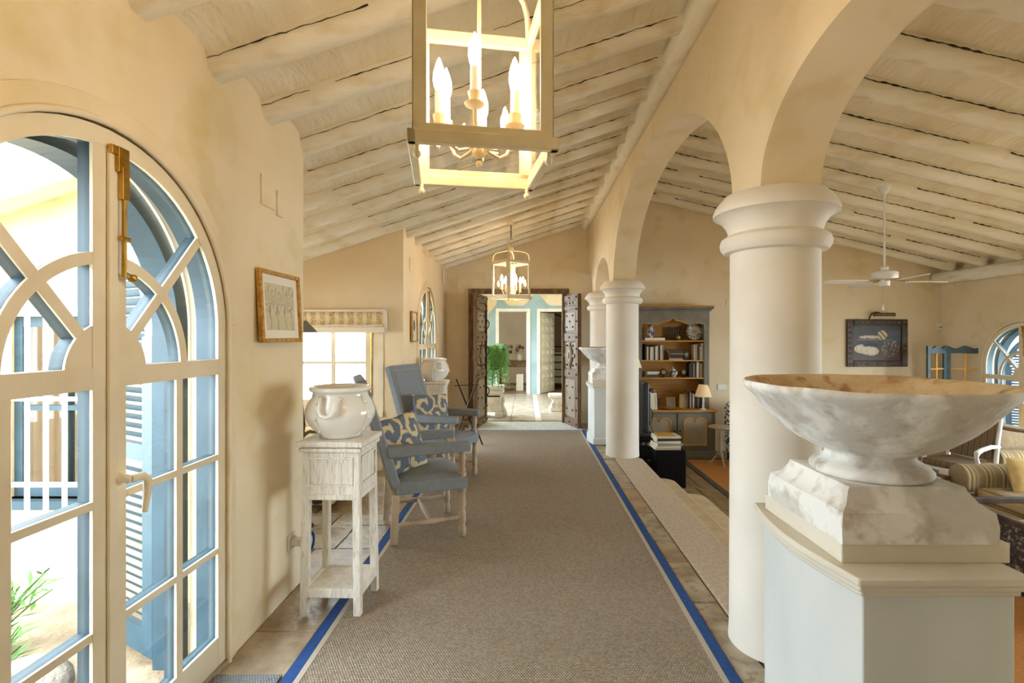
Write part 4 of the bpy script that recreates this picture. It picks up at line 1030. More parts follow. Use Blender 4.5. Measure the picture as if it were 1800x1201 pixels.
# third shelf
book_stack(PX(1144),8.68,SH[2]+.001,4,.21,.16,'%s of small stack on third shelf','stacked books on the third shelf',[11,11,3,10],(.018,.03))
for px, nm in ((1166,'left'),(1202,'right')):
    t = thing('desk_clock','small round dark clock on stand, %s of the lidded jar' % nm,'clock',(PX(px),8.70,SH[2]+.001))
    B().lathe([(.022,0),(.02,.01),(.006,.018),(.006,.04)],14).build('foot','iron',t,smooth=50)
    q=B(); q.T=Matrix.Translation((0,0,.085)) @ Matrix.Rotation(R(90),4,'X'); q.lathe([(.046,-.01),(.048,.0),(.044,.012),(.036,.012)],24); q.build('rim','iron',t,smooth=50)
    q=B(); q.T=Matrix.Translation((0,-.012,.085)) @ Matrix.Rotation(R(90),4,'X'); q.lathe([(.036,0),(.036,.002)],24); q.build('dial','book_4',t)
t = thing('lidded_jar','blue and white lidded china tureen on third shelf','jar',(PX(1183),8.70,SH[2]+.001))
o = B().lathe([(.04,0),(.045,.012),(.07,.035),(.078,.07),(.07,.095),(.055,.105)],24).build('body','glaze',t,smooth=50); paint(o, lambda p:(.3,.32,.38) if noise.noise(p*30)>0 else (.85,.83,.78))
o = B().lathe([(.06,.104),(.05,.125),(.025,.145),(.01,.15),(.014,.165),(.004,.175)],24).build('lid','glaze',t,smooth=50); paint(o, lambda p:(.35,.37,.42) if noise.noise(p*30)>0 else (.85,.83,.78))
book_row(PX(1209),PX(1240),yb,SH[2]+.001,(.22,.27),'in right row of third shelf','books on the third shelf',cols=[0,5,0,4,0,3,2,6,9,6,1])
# worktop
book_row(PX(1141,8.6),PX(1155,8.6),8.55,.293,(.26,.33),'in left row on worktop','books on the worktop',cols=[3,2,4,0,6])
def small_frame(label, loc, w_, h_, rz=0, fm='gold_leaf', pm='book_4'):
    t = thing('photo_frame', label, 'photo frame', loc, rz)
    for x0,z0,x1,z1 in ((-w_/2,0,-w_/2+.018,h_),(w_/2-.018,0,w_/2,h_),(-w_/2+.018,0,w_/2-.018,.018),(-w_/2+.018,h_-.018,w_/2-.018,h_)): B().box(x0,-.008,z0,x1,.008,z1).build('frame_side',fm,t)
    B().box(-w_/2+.016,0,.016,w_/2-.016,.004,h_-.016).build('photo',pm,t); t.rotation_euler=(R(-10),0,rz)
small_frame('white framed sketch leaning on the worktop left', (PX(1147,8.46),8.46,.296), .16,.27,0,'white_plastic','paper')
small_frame('small gold framed photo at centre of the worktop', (PX(1180,8.6),8.62,.296), .15,.18,0,'ochre_dark','book_9')
small_frame('upright gold framed photo beside the worktop books', (PX(1198,8.6),8.56,.296), .10,.24,R(-20),'ochre','book_6')
book_row(PX(1206,8.6),PX(1238,8.6),8.62,.293,(.24,.32),'in right row on worktop','books on the worktop',cols=[9,0,3,5,10,0,0,4,0,8])
t = thing('long_bowl','long flat brown wooden dish on the bookcase worktop','dish',(PX(1178,8.47),8.47,.293))
B().lathe([(.001,.0),(.06,0),(.15,.02),(.17,.03),(.145,.026),(.05,.012),(.001,.012)],32).build('dish','ochre_dark',t,smooth=50); t.scale=(1.2,.45,1)
def tlamp(label, loc, s, hb, glow=True):
    t = thing('table_lamp', label, 'lamp', loc)
    B().lathe([(.05*s,0),(.052*s,.012*s),(.018*s,.03*s),(.022*s,.06*s),(.014*s,.09*s),(.018*s,hb*.6),(.012*s,hb)],16).build('base','panel_white',t,smooth=50)
    B().lathe([(.135*s,hb-.03*s),(.075*s,hb+.16*s)],28,caps=False).build('lamp_shade','shade',t,smooth=50)
    return t
tlamp('small cream shaded table lamp on the bookcase worktop', (PX(1236,8.46),8.46,.293), 1.0, .25)

# ---- television corner
t = thing('television','dark grey television seen from the side beside the column','television',(1.66,7.15,0))
B().hexa([(-.03,-.05,.16),(.05,-.05,.16),(.05,.75,.16),(-.03,.75,.16)],[(-.03,-.05,.86),(.05,-.05,.86),(.05,.75,.86),(-.03,.75,.86)]).build('screen_case','plastic_black',t,bevel=.02)
B().box(.05,.05,.25,.09,.65,.70).build('back_box','plastic_black',t,bevel=.01); B().box(.092,.12,.32,.096,.30,.56).build('socket_panel','black',t); B().box(-.14,.2,.062,.16,.5,.08).cyl((0,.35,.08),(0,.35,.2),.03).build('stand','plastic_black',t)
B().tube([(.10,.14,.5),(.14,.12,.4),(.11,.15,.25),(.16,.16,.1)],.006,6).build('cable','black',t,smooth=60)
t = thing('tv_table','low black media table with glass shelf under the television','table',(1.66,7.49,ZL))
for z in (.06,.28,.52): B().box(-.20,-.42,z,.22,.42,z+.022).build('shelf','black',t,bevel=.003)
for x in (-.17,.19):
    for y in (-.39,.39): B().cyl((x,y,0),(x,y,.53),.018).build('leg','plastic_black',t)
t = thing('speaker_cabinet','plain black box cabinet stacked with books by the step','cabinet',(1.70,6.68,ZL))
B().box(0,0,0,.385,.36,.49).build('case','black',t,bevel=.008); B().box(.02,-.004,.02,.365,.0,.47).build('front','black',t)
z1 = book_stack(1.87,6.86,ZL+.491,6,.36,.27,'%s of the pile on black cabinet','books piled on the black cabinet',[6,3,4,10,0,3],(.024,.036),0,.012)
o = B().box(-.11,-.13,0,.11,.13,.003).build('magazine','ochre'); o.location=(1.85,6.86,z1+.001); tag(o,'orange covered magazine on top of the black cabinet pile','magazine')
o = thing('book','pale thick volume in front of the bookcase door above the pile','book',(1.80,7.25,.003+.08)) if False else None

# ---- orange rug, tripod table, floral chair, second lamp
r2 = thing('woven_rug','orange woven rug with dark border on lower floor','rug',(0,0,ZL))
B().box(2.56,1.2,.001,5.8,8.22,.009).build('field','rug_orange',r2); frame(B(),2.48,1.12,5.88,8.30,.08,.001,.011).build('border','rug_dark',r2)
t = thing('tripod_table','small round tripod pedestal table on the orange rug','table',(2.98,7.85,ZL+.0105))
B().lathe([(.001,.57),(.17,.57),(.185,.58),(.185,.592),(.17,.60),(.001,.60)],32).build('table_top','wood_grey',t,smooth=50)
B().lathe([(.012,.14),(.035,.15),(.03,.18),(.018,.21),(.03,.25),(.02,.29),(.028,.34),(.02,.36),(.022,.45),(.016,.56),(.04,.572)],16).build('pillar','wood_grey',t,smooth=50)
for k in range(3):
    a = 2*PI*k/3+.5; B().tube([(math.cos(a)*r,math.sin(a)*r,z) for r,z in ((.015,.19),(.05,.16),(.10,.09),(.14,.03),(.175,.018))],[.018,.016,.013,.012,.014],8).build('leg','wood_grey',t,smooth=50)
t = thing('floral_armchair','blue and cream floral armchair half hidden behind column','armchair',(3.62,8.0,ZL+.0115))
B().box(-.40,-.35,.10,.40,.35,.42).build('base','floral_fabric',t,bevel=.06,seg=4,smooth=60)
B().box(-.40,.12,.35,.40,.40,.92).build('backrest','floral_fabric',t,bevel=.10,seg=5,smooth=60)
for x in (-.40,.24): B().box(x,-.36,.30,x+.16,.30,.64).build('arm','floral_fabric',t,bevel=.07,seg=5,smooth=60)
B().box(-.25,-.36,.40,.25,.16,.52).build('seat_cushion','floral_fabric',t,bevel=.05,seg=4,smooth=60)
for x in (-.34,.34):
    for y in (-.3,.3): B().cyl((x,y,0),(x,y,.11),.02,.028).build('foot','dark_wood',t)
tbl = thing('lamp_table','low dark side table left of the bookcase','table',(1.72,8.35,ZL)); B().box(-.14,-.2,.70,.11,.2,.73).build('table_top','dark_wood',tbl)
for x in (-.12,.09):
    for y in (-.17,.17): B().box(x-.015,y-.015,0,x+.015,y+.015,.70).build('leg','dark_wood',tbl)
tlamp('cream shaded lamp peeping out beside the middle column', (1.72,8.30,ZL+.731), 1.1, .78)

# ---- painting and picture light
pt = thing('painting','dark framed still life oil painting with white plates on back wall','painting',(6.08,YB,1.39))
fw = .105; w_, h_ = .525, .41
for x0,z0,x1,z1 in ((-w_,-h_,-w_+fw,h_),(w_-fw,-h_,w_,h_),(-w_+fw,-h_,w_-fw,-h_+fw),(-w_+fw,h_-fw,w_-fw,h_)):
    fs_ = B().box(x0,-.045,z0,x1,0,z1).build('frame_side','dark_wood',pt,bevel=.012)
    n_ = 9
    for i in range(n_):
        u = (i+.5)/n_; B().ball((x0+(x1-x0)*(u if x1-x0 > .3 else .5),-.045,z0+(z1-z0)*(u if x1-x0 < .3 else .5)),.03,8,5,(1,.35,.8)).build('carving','old_wood',fs_,smooth=50)
def still(p):
    x, z = p.x/.43, p.z/.31; n1 = noise.noise(Vector((x*3,z*3,1)))
    E = lambda cx, cz, rx, rz: ((x-cx)/rx)**2+((z-cz)/rz)**2
    col = (.22+.05*n1,.20+.05*n1,.18+.04*n1)
    if z < -.25: col = (.30+.06*n1,.22+.05*n1,.14)
    if abs(z-.18) < .05 and -.75 < x < .35: col = (.42,.38,.33)
    for cx, cz in ((-.62,-.33),(-.42,-.40),(-.2,-.46)):
        e = E(cx,cz,.28,.24)
        if e < 1: col = (.86,.82,.72) if e > .62 or e < .5 else (.62,.58,.50)
    if E(-.25,-.12,.3,.14) < 1 and z > -.2: col = (.10,.09,.09)
    if E(-.3,.33,.42,.09) < 1 and n1 > -.25: col = (.78,.68,.54)
    if E(.22,.44,.2,.26) < 1 and math.sin(x*30+z*20) > -.5: col = (.82,.72,.50)
    if E(.55,-.3,.36,.5) < 1 and noise.noise(Vector((x*14,z*9,4))) > .12: col = (.55,.50,.42)
    return tuple(max(.02,c) for c in col)
o = B().sheet(lambda u,v:(-.43+.86*u,-.02,-.315+.63*v),110,80).build('canvas','canvas',pt); paint(o, still)
lp = thing('picture_light','bronze picture lamp fixed above the still life painting','lamp',(6.12,YB-.02,1.86))
q = B(); q.tube([(-.16,-.10,.02),(.20,-.10,.02)],.032,14); q.build('reflector','old_wood',lp,smooth=50); B().tube([(-.16,.02,-.05),(-.17,-.06,.04),(-.12,-.10,.06),(-.05,-.10,.05)],.010,8).build('bracket','iron',lp,smooth=50)

# ---- folding screen, dried flowers on a table
fs = thing('folding_screen','teal glazed folding screen with scalloped top by arched door','screen',(6.42,8.25,ZL))
def scr(x0,y0,x1,y1):
    p = bpy.data.objects.new('screen_panel',None); COL.objects.link(p); p.parent = fs
    L_ = math.hypot(x1-x0,y1-y0); an = math.atan2(y1-y0,x1-x0); p.location=(x0,y0,0); p.rotation_euler=(0,0,an)
    f = B(); H_ = 1.80
    f.box(0,-.015,0,.06,.015,H_); f.box(L_-.06,-.015,0,L_,.015,H_); f.box(.06,-.0145,0,L_-.06,.0145,.5)
    top = [(.0,H_-.09),(L_,H_-.09)]+[(L_*(1-i/24), H_+.012+.022*math.cos(2*PI*i/12)) for i in range(25)]
    f.prism(top,-.0155,.0155); f.build('panel_frame','teal_paint',p)
    for z in (.5,.82,1.14,1.46): 
        for x_0,x_1 in ((.06,L_/2-.008),(L_/2+.008,L_-.06)): B().box(x_0,-.003,z+.008,x_1,.003,z+.312 if z < 1.4 else H_-.085).build('pane','glass',p)
    m_ = B(); m_.box(L_/2-.012,-.008,.5,L_/2+.012,.008,H_-.08)
    for z in (.82,1.14,1.46): m_.box(.06,-.0075,z-.01,L_-.06,.0075,z+.01)
    m_.build('muntin','ochre',p)
scr(0,-.05,.42,.10); scr(.425,.10,.86,-.12)
t = thing('flower_table','round dark table under the dried flowers behind bowl','table',(5.42,7.3,ZL+.0105))
B().lathe([(.001,.72),(.38,.72),(.40,.735),(.38,.75),(.001,.75)],32).build('table_top','dark_wood',t,smooth=50); B().lathe([(.2,0),(.18,.03),(.05,.06),(.06,.4),(.04,.72)],16).build('pillar','dark_wood',t,smooth=50)
t = thing('dried_flowers','arrangement of dried ochre flowers and seed heads in vase','flowers',(5.42,7.3,ZL+.7615))
B().lathe([(.05,0),(.09,.08),(.10,.16),(.06,.26),(.075,.30)],20).build('vase','dark_wood',t,smooth=50)
for i in range(70):
    a = random.uniform(0,2*PI); el = random.uniform(.15,1.4); rr = random.uniform(.20,.34)
    d = Vector((math.cos(a)*math.cos(el),math.sin(a)*math.cos(el)*.8,math.sin(el)*.8)); p = Vector((0,0,.34))+d*rr
    if i % 3 == 0:
        B().ball(p,random.uniform(.025,.045),7,5,(1,1,.8)).build('flower_head','dried',t)
    else:
        n_ = Vector((random.uniform(-1,1),random.uniform(-1,1),random.uniform(-1,1))).normalized(); s_ = d.cross(n_).normalized()*random.uniform(.015,.03); e = p+d*random.uniform(.05,.11)
        u_ = d.cross(s_).normalized()*.006; m_ = (p+e)/2
        B().add([p, m_+s_+u_, e, m_-s_+u_, m_-u_], [(0,1,4),(1,2,4),(2,3,4),(3,0,4),(0,3,2,1)]).build('leaf','dried' if i % 2 else 'dried_grey',t)
B().tube([(0,0,.25),(.02,0,.4)],.03,8).build('stems','dried_grey',t)

# ---- ceiling fan
fan = thing('ceiling_fan','white four bladed ceiling fan on a long rod','fan',(4.17,5.96,0))
zc = roofz2(4.17)
B().lathe([(.07,zc-.02-.0),(.065,zc-.06),(.03,zc-.10),(.014,zc-.12)],20).build('canopy','fan_white',fan,smooth=50)
B().cyl((0,0,2.28),(0,0,zc-.1),.012,None,10).build('rod','fan_white',fan,smooth=50)
B().lathe([(.02,2.32),(.045,2.31),(.045,2.265),(.03,2.26)],16).build('coupling','fan_white',fan,smooth=50)
B().lathe([(.03,2.262),(.12,2.255),(.135,2.24),(.135,2.175),(.125,2.165),(.06,2.16)],28).build('motor','fan_white',fan,smooth=50)
B().lathe([(.055,2.16),(.055,2.10),(.05,2.09),(.02,2.088)],20).build('switch_housing','fan_white',fan,smooth=50)
for k in range(4):
    a = R(-4)+PI/2*k
    p = B(); p.T = Matrix.Rotation(a,4,'Z') @ Matrix.Translation((0,0,2.14)) @ Matrix.Rotation(R(11),4,'X')
    pts = [(.20,-.055),(.64,-.07),(.67,-.05),(.68,0),(.67,.05),(.64,.07),(.20,.055)]; p.prism(pts,-.004,.004,'xy'); bl_ = p.build('blade','fan_white',fan)
    p = B(); p.T = Matrix.Rotation(a,4,'Z') @ Matrix.Translation((0,0,2.14)); p.box(.05,-.015,.006,.26,.015,.014); p.build('blade_bracket','brass',bl_)
B().cyl((-.04,-.03,2.09),(-.04,-.03,1.86),.002,None,6).build('pull_chain','brass',fan)
B().lathe([(.004,1.87),(.012,1.83),(.012,1.81),(.004,1.80)],10,(-.04,-.03,0)).build('pull_knob','fan_white',fan,smooth=50)

# ---- seating at right
sf = thing('sofa','brown striped sofa with low rolled back behind the stone bowl','sofa',(0,0,ZL+.0105))
def rolled(x0,x1,y,r,z,m,name,par):   # bolster along x with a panel below
    p = B()
    prof_ = [(y+r*math.cos(R(a)), z+r*math.sin(R(a))) for a in range(-20,201,15)]+[(y-r*.8,.12),(y+r*.8,.12)]
    p.prism(prof_,x0,x1,'yz'); return p.build(name,m,par,bevel=.015,seg=3,smooth=50)
B().box(4.50,4.56,.10,6.5,5.25,.33).build('base','sofa_stripe',sf,bevel=.03,seg=3,smooth=60)
rolled(4.46,6.55,5.30,.12,.53,'sofa_stripe','backrest',sf)
B().box(6.40,4.56,.12,6.60,5.25,.52).build('arm','sofa_stripe',sf,bevel=.06,seg=4,smooth=60)
for x in (4.54,5.46): B().box(x,4.55,.325,x+.9,5.18,.45).build('seat_cushion','sofa_stripe',sf,bevel=.04,seg=4,smooth=60)
for x in (4.6,6.45):
    for y in (4.65,5.25): B().cyl((x,y,0),(x,y,.13),.025,.035).build('foot','dark_wood',sf)
cushion('cushion','yellow piped cushion propped against the striped sofa back', (5.02,5.07,.13), (R(-14),0,R(4)), 'fabric_yellow', .25,.17,.08)
cushion('cushion','tan cushion with dark cord edge at the right border', (4.28,3.98,.14), (R(-14),R(6),R(-8)), 'fabric_yellow', .2,.2,.08)
s2 = thing('sofa','second brown striped sofa farther back beneath arched door','sofa',(0,0,ZL+.0105))
rolled(5.80,6.95,6.35,.12,.45,'sofa_stripe','arm',s2)
B().box(5.86,6.45,.10,6.7,7.6,.36).build('base','sofa_stripe',s2,bevel=.03,seg=3,smooth=60); B().box(6.62,6.3,.12,6.95,7.7,.72).build('backrest','sofa_stripe',s2,bevel=.08,seg=4,smooth=60)
for x in (5.9,6.85):
    for y in (6.4,7.55): B().cyl((x,y,0),(x,y,.13),.025,.035).build('foot','dark_wood',s2)
cushion('cushion','dark brown cushion resting on the second striped sofa', (6.25,6.62,.09), (R(-12),R(10),R(6)), 'fabric_brown', .26,.2,.09)
# daybed with carved sides in front of the sofa
db = thing('carved_daybed','dark carved wooden daybed with yellow seat at right edge','daybed',(0,0,ZL+.0105))
for x in (3.74,5.2):
    for y in (3.40,4.46): B().box(x-.03,y-.03,0,x+.03,y+.03,.56).build('post','dark_wood',db,bevel=.006)
B().box(3.74,3.42,.24,5.2,4.44,.29).build('seat_frame','dark_wood',db,bevel=.006)
B().box(3.78,3.45,.29,5.18,4.42,.40).build('seat_cushion','fabric_yellow',db,bevel=.04,seg=4,smooth=60)
B().box(3.71,4.44,.52,5.23,4.49,.57).build('back_rail','dark_wood',db,bevel=.008)
B().bar((3.74,3.38,.545),(3.74,4.48,.545),.055,.05).build('side_rail','dark_wood',db,bevel=.008)
B().box(3.72,3.38,.30,5.2,3.415,.33).build('front_rail','dark_wood',db,bevel=.008)
mat('carved_flowers','#1d1511','#2c2018',rough=.6,scale=14,c3='#a8957c',bump=.4)
B().box(3.72,3.43,.02,3.75,4.44,.52).build('carved_panel','carved_flowers',db)
B().box(3.77,3.385,.02,5.17,3.41,.24).build('carved_apron','carved_flowers',db)
# striped armchair by a low book table; glare of light painted as white frame
oc = thing('open_armchair','open armchair, glare painted white on its frame, with striped upholstery by arched door','armchair',(5.15,6.12,ZL+.0115),R(200))
stripes('chair_stripe',['#6f5b43','#7d684e','#5d4a36','#7d684e'],1,.06)
for s in (-1,1):
    B().tube([(.25,.26*s,0),(.25,.27*s,.20),(.24,.26*s,.42)],[.02,.028,.026],10).build('front_leg','panel_white',oc,smooth=50)
    B().tube([(-.30,.24*s,0),(-.25,.25*s,.42),(-.30,.25*s,.75),(-.36,.25*s,1.0)],[.02,.024,.022,.02],10).build('rear_post','panel_white',oc,smooth=50)
    B().tube([(-.28,.27*s,.68),(-.10,.29*s,.70),(.10,.30*s,.68),(.18,.30*s,.65),(.17,.29*s,.60),(.12,.28*s,.52),(.17,.27*s,.42)],[.02,.024,.026,.03,.02,.022,.022],10).build('arm','panel_white',oc,smooth=50)
B().box(-.26,-.27,.34,.27,.27,.42).build('seat_rail','panel_white',oc,bevel=.015); B().box(-.25,-.25,.42,.26,.25,.50).build('seat','chair_stripe',oc,bevel=.04,seg=4,smooth=60)
bk = B(); bk.hexa([(-.27,-.22,.52),(-.22,-.22,.52),(-.22,.22,.52),(-.27,.22,.52)],[(-.38,-.24,1.02),(-.33,-.24,1.02),(-.33,.24,1.02),(-.38,.24,1.02)]); bk.build('backrest','chair_stripe',oc,bevel=.02,seg=3,smooth=60)
t = thing('book_table','low dark table stacked with books below the stone bowl','table',(4.0,5.35,ZL+.0105))
B().box(-.40,-.32,.40,.40,.32,.44).build('table_top','dark_wood',t,bevel=.01)
for x in (-.36,.36):
    for y in (-.28,.28): B().box(x-.025,y-.025,0,x+.025,y+.025,.40).build('leg','dark_wood',t)
book_stack(4.0,5.30,ZL+.4512,5,.36,.26,'%s of the pile on low dark table','books on the low table',[12,6,4,3,0],(.03,.042))
book_stack(4.32,5.42,ZL+.4512,2,.16,.22,'%s of short pile at right of low table','books on the low table',[12,2],(.03,.04),.3,.005)

# ================================================================== FAR DOORWAY, HALL, COURTYARD
# ---- timber surround and studded leaves
dsur = sempty('trim_5','dark timber surround of the studded double doors')
B().box(-1.0,YB-.05,0,-.86,YB+.03,2.32).build('jamb','old_wood',dsur,bevel=.006)
B().box(.62,YB-.05,0,.69,YB+.03,2.24).build('jamb','old_wood',dsur,bevel=.006)
B().box(-1.0,YB-.055,2.24,.74,YB+.03,2.33).build('lintel','old_wood',dsur,bevel=.006)
def studded(name, label, loc, rz, mirror):
    """carved leaf; hinge at local x=0, free edge at +x; decorated face -y (mirror: +y)"""
    d = sempty(name, label, loc, rz); W_, H_ = .72, 2.20; f = 1 if mirror else -1
    Y = lambda a, b_: (min(f*a,f*b_), max(f*a,f*b_))
    B().box(0,-.022,.012,W_,.022,H_).build('door_slab','old_wood',d)
    def bx(x0,z0,x1,z1,nm,m,dep=.022,parent=d,bev=.006):
        y0, y1 = Y(.02,.02+dep); return B().box(x0,y0,z0,x1,y1,z1).build(nm,m,parent,bevel=bev)
    for x0, x1 in ((0,.10),(W_-.10,W_)): bx(x0,.012,x1,H_,'stile','old_wood')
    for z0, z1 in ((.012,.12),(.82,.95),(1.42,1.56),(1.95,2.02),(2.10,H_)): bx(.10,z0,W_-.10,z1,'rail','old_wood')
    panels = [bx(.14,.16,W_-.14,.78,'panel','old_wood_pale',.012), bx(.14,1.60,W_-.14,1.91,'panel','old_wood_pale',.012), bx(.13,2.03,W_-.13,2.09,'panel','old_wood_pale',.01)]
    pc = bx(.12,.97,W_-.12,1.40,'panel','old_wood_pale',.006)
    y0, y1 = Y(.026,.05); c = (W_/2,1.185)
    ov = [(c[0]+.125*math.cos(R(a)), c[1]+.165*math.sin(R(a))) for a in range(0,360,12)]
    oi = [(c[0]+.085*math.cos(R(a)), c[1]+.12*math.sin(R(a))) for a in range(0,360,12)]
    B().prism(ov,y0,y1).build('oval_ring','old_wood',pc,bevel=.008); y2 = Y(.05,.058); B().prism(oi,*y2).build('medallion','old_wood_pale',pc,bevel=.003)
    bs = B(); bs.ball((c[0],f*.058,c[1]),.05,14,8,(.8,.35,1.1)); bs.build('boss','old_wood_pale',pc,smooth=50)
    for sx_, sz_ in ((1,0),(-1,0),(0,1),(0,-1)):
        cx, cz = c[0]+sx_*.165, c[1]+sz_*.19; q = Y(.026,.046)
        B().prism(rect(cx-.05 if sx_ else cx-.03, cz-.03 if sx_ else cz-.03, cx+.05 if sx_ else cx+.03, cz+.03),*q).build('strap_moulding','old_wood',pc,bevel=.005)
    sm = None
    pos = [(x,z) for x in (.05,W_/2,W_-.05) for z in (.07,.88,1.49,2.15)]+[(x,z) for x in (.05,W_-.05) for z in (.3,.5,1.05,1.3,1.75,1.95)]
    pos += [(x,z) for x in (.23,W_-.23) for z in (.28,.66,1.02,1.35,1.66,1.85)]+[(W_/2,.47),(W_/2,1.755)]+[(x,2.06) for x in (.22,.36,.50)]
    for x, z in pos:
        e = .044 if (x < .1 or x > W_-.1 or abs(z-.07)<.01 or abs(z-.88)<.01 or abs(z-1.49)<.01 or abs(z-2.15)<.01) else .033
        if sm is None:
            q = B(); q.ball((0,0,0),.019,8,6,(1,.7,1)); q.lathe([(.025,0),(.025,.004)],4); sm = q.build('stud','iron',d,smooth=50,loc=(x,f*e,z))
        else: cp(sm, d, (x,f*e,z))
    return d
dr = studded('door_6','carved studded wooden door leaf standing open on the right', (.66,8.97,0), R(-73), False)
for z in (.5,1.62):
    B().tube([(.50,.022,z+.10),(.50,.06,z+.09),(.50,.085,z+.05),(.50,.075,z),(.50,.05,z+.01)],.008,8).build('hook','iron',dr,smooth=50)
dl = studded('door_7','carved studded wooden door leaf folded open on left, edge on', (-.72,8.96,0), R(-99), True)
for z in (.55,1.25,1.7):
    B().tube([(.15,.05,z+.1),(.15,.10,z+.06),(.15,.11,z),(.15,.08,z-.06),(.15,.05,z-.05)],.009,8).build('iron_ring','iron',dl,smooth=50)
B().box(.10,.045,.35,.125,.06,2.05).build('iron_bar','iron',dl)

# ---- carved white pedestal with fern
t = thing('carved_pedestal','white carved stone pedestal holding the fern inside the doorway','pedestal',(-.66,9.62,.0015))
B().prism([(-.20,.10),(.20,.10),(.215,.14),(.19,.2),(.205,.38),(.225,.44),(-.225,.44),(-.205,.38),(-.19,.2),(-.215,.14)],-.17,.17).build('body','marble_white',t,bevel=.02,seg=3)
B().box(-.24,-.19,.44,.24,.19,.50).box(-.21,-.17,.50,.21,.17,.53).box(-.25,-.20,.53,.25,.20,.585).build('top_slab','marble_white',t,bevel=.014,seg=3)
B().box(-.17,-.176,.385,.17,-.168,.41).build('dark_groove','iron',t)
for i in range(3):
    rr = .15-.035*i
    B().tube([(rr*math.cos(R(a)),-.178,.36+rr*math.sin(R(a))*1.3) for a in range(190,351,16)],.011,8).build('carved_swag','marble_white',t,smooth=50)
for s in (-1,1):
    B().tube([(s*.20,-.02,.40),(s*.235,-.03,.32),(s*.215,-.03,.22),(s*.25,-.03,.12),(s*.27,-.03,.05),(s*.24,-.03,.02)],[.03,.035,.03,.04,.045,.03],10).build('scroll_side','marble_white',t,smooth=50)
    B().box(s*.15-.07,-.18,0,s*.15+.07,.18,.10).build('foot','marble_white',t,bevel=.02,seg=3)
t = thing('fern','lush green hanging fern in a pot on iron stand','fern',(-.60,9.60,.5875))
for k in range(3):
    a = 2*PI*k/3; B().cyl((.08*math.cos(a),.08*math.sin(a),0),(.05*math.cos(a+.6),.05*math.sin(a+.6),.30),.007).build('stand_leg','iron',t)
B().lathe([(.06,.28),(.10,.30),(.13,.42),(.14,.52),(.12,.53)],20).build('pot','dark_wood',t,smooth=50)
for i in range(150):
    a = random.uniform(0,2*PI); up = random.uniform(.08,.46); out = random.uniform(.14,.26); drop = random.uniform(.15,1.25)
    cpts = []
    for q in range(9):
        u = q/8; r_ = .06+out*(1-(1-u)**1.8); z = .52+up*math.sin(min(u*1.9,PI/2)*1.0)*(1-u*.35)-drop*max(0,u-.25)**1.5
        cpts.append(Vector((math.cos(a)*r_,math.sin(a)*r_,z)))
    fb = B(); sd = Vector((-math.sin(a),math.cos(a),0))
    fb.tube(cpts,.0025,4)
    for q in range(1,9):
        p0, p1 = cpts[q-1], cpts[q]
        for h in (.25,.75):
            p = p0.lerp(p1,h); ln = .062*(1-.7*(q/8))+.014
            d = (p1-p0).normalized()
            for s in (-1,1):
                tip = p+sd*s*ln+d*.012+Vector((0,0,-.008)); w2 = d*.009
                fb.add([p-w2,p+w2,tip+w2*.4,tip-w2*.3],[(0,1,2,3)])
    fb.build('frond','fern',t)
# ---- stone stool, hall objects
t = thing('stone_stool','short carved white stone block seat in the hall','stool',(.66,10.4,.0015))
B().prism([(-.17,0),(.17,0),(.20,.05),(.14,.12),(.12,.2),(.18,.27),(-.18,.27),(-.12,.2),(-.14,.12),(-.20,.05)],-.17,.17).build('body','marble_white',t,bevel=.015,seg=2)
B().box(-.21,-.19,.27,.21,.19,.34).build('top','marble_white',t,bevel=.025,seg=3)
for x in (-.11,.0,.11):
    B().prism([(x-.05,.135),(x,.21),(x+.05,.135),(x,.06)],-.178,-.165).build('carved_diamond','pedestal_tan',t)
t = thing('console_table','dark wooden console table in the left far room','table',(-.33,14.6,.001))
B().box(-.45,-.22,.78,.45,.22,.82).build('table_top','old_wood',t,bevel=.006); B().box(-.42,-.2,.64,.42,.2,.78).build('drawer_box','old_wood',t)
for x in (-.40,.40):
    for y in (-.18,.18): B().box(x-.03,y-.03,0,x+.03,y+.03,.66).build('leg','old_wood',t)
B().box(-.42,-.2,.12,.42,.2,.15).build('shelf','old_wood',t)
o = B().box(-.10,-.03,0,.10,.03,.46).build('cream_panel','paper',bevel=.004); o.location=(-.18,14.25,.001); tag(o,'cream upright board leaning below the far console table','board')
for i,(x,lab) in enumerate(((-.52,'round dark vase of flowers at left of the far console'),(-.18,'shaggy dark bouquet at right of the far console'))):
    t = thing('vase_bouquet',lab,'vase',(x,14.6,.8215)); B().lathe([(.04,0),(.08,.06),(.05,.16),(.06,.18)],14).build('vase','white_plastic',t,smooth=50)
    for k in range(14):
        a = random.uniform(0,2*PI); B().ball((.10*math.cos(a),.08*math.sin(a),.2+random.uniform(0,.22)),.045,7,5).build('bloom',random.choice(['dark_wood','dried_grey','old_wood']),t)
t = thing('dresser','dark dresser with white inlaid drawers in right far room','dresser',(.95,15.2,.001))
B().box(-.35,-.25,.08,.35,.25,1.0).build('case','dark_wood',t,bevel=.006)
for j in range(4): 
    q = B().box(-.30,-.275,.14+.21*j,.30,-.25,.31+.21*j).build('drawer','panel_white',t,bevel=.006)
    for x in (-.15,.15): B().ball((x,-.285,.225+.21*j),.02,8,6).build('knob','iron',q,smooth=50)
B().box(-.38,-.29,1.0,.38,.27,1.04).build('top','marble_white',t,bevel=.006)
for x in (-.3,.3): B().box(x-.03,-.24,0,x+.03,.22,.08).build('foot','dark_wood',t)
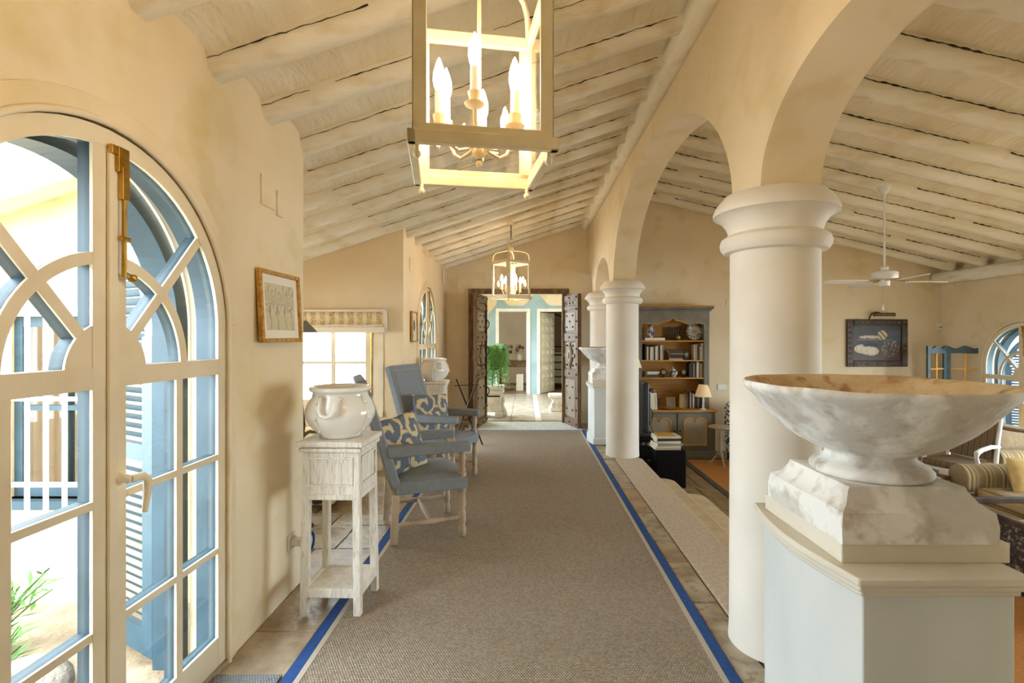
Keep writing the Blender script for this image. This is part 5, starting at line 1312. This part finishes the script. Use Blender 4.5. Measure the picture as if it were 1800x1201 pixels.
t = thing('wall_mirror','arched mirror above the dresser in right far room','mirror',(.95,16.585,1.15))
f = arc(0,.75,.33,.33,0,180,18)+[(-.33,0),(.33,0)]; g = arc(0,.75,.28,.28,0,180,18)+[(-.28,.05),(.28,.05)]
B().prism(f,-.03,0).build('frame','old_wood',t); B().prism(g,-.036,-.031).build('mirror_glass','room_beige',t)
plate('white alarm sensor on hall wall left of the doorways', (-1.09,13.37,2.28), (0,0,0), .09, .14, 'white_plastic', 'hall_sensor', 'sensor')
plate('blue painted hatch cover above the hall doorways', (.36,13.38,2.33), (0,0,0), .26, .17, 'plaster_blue', 'hatch_cover', 'hatch')

# ---- courtyard planting and rocks
def bush(label, loc, n_, h_, sp):
    t = thing('leafy_plant', label, 'plant', loc, 0, 'courtyard plants')
    for i in range(n_):
        a = random.uniform(0,2*PI); ln = random.uniform(.5,1)*h_; e = random.uniform(.1,sp)
        pts = [Vector((math.cos(a)*e*u**1.5, math.sin(a)*e*u**1.5, ln*u*(1-.15*u))) for u in (0,.25,.5,.75,1)]
        b = B(); b.tube(pts,.004,4)
        for q in range(1,5):
            for k in range(3):
                d = Vector((random.uniform(-1,1),random.uniform(-1,1),random.uniform(-.1,.8))).normalized(); s_ = d.cross(Vector((0,0,1))).normalized()*.010; p = pts[q-1].lerp(pts[q],k/3+.2)
                b.add([p,p+d*.05+s_,p+d*.11,p+d*.05-s_],[(0,1,2,3)])
        b.build('stem','grass',t)
bush('green leafy shrub outside the near door left pane', (-2.62,2.50,-.06), 26, .55, .26)
bush('smaller green shrub beside the rocks outside the near door', (-2.38,2.26,-.06), 12, .30, .11)
for i,(x,y,s_,lab) in enumerate(((-2.15,2.18,.15,'large rounded pale rock outside near arched door'),(-2.62,2.12,.12,'middle sized pale rock behind the larger one outside'),(-1.86,2.0,.08,'small pale rock closest to the near arched door'))):
    b = B(); b.ball((0,0,0),s_,14,10,(1.4,1,.6)); o = b.build('rock','rock',smooth=60); rough(o,.03,7,i*3.1); o.location=(x,y,-.06+s_*.45); tag(o,lab,'rock','courtyard rocks')
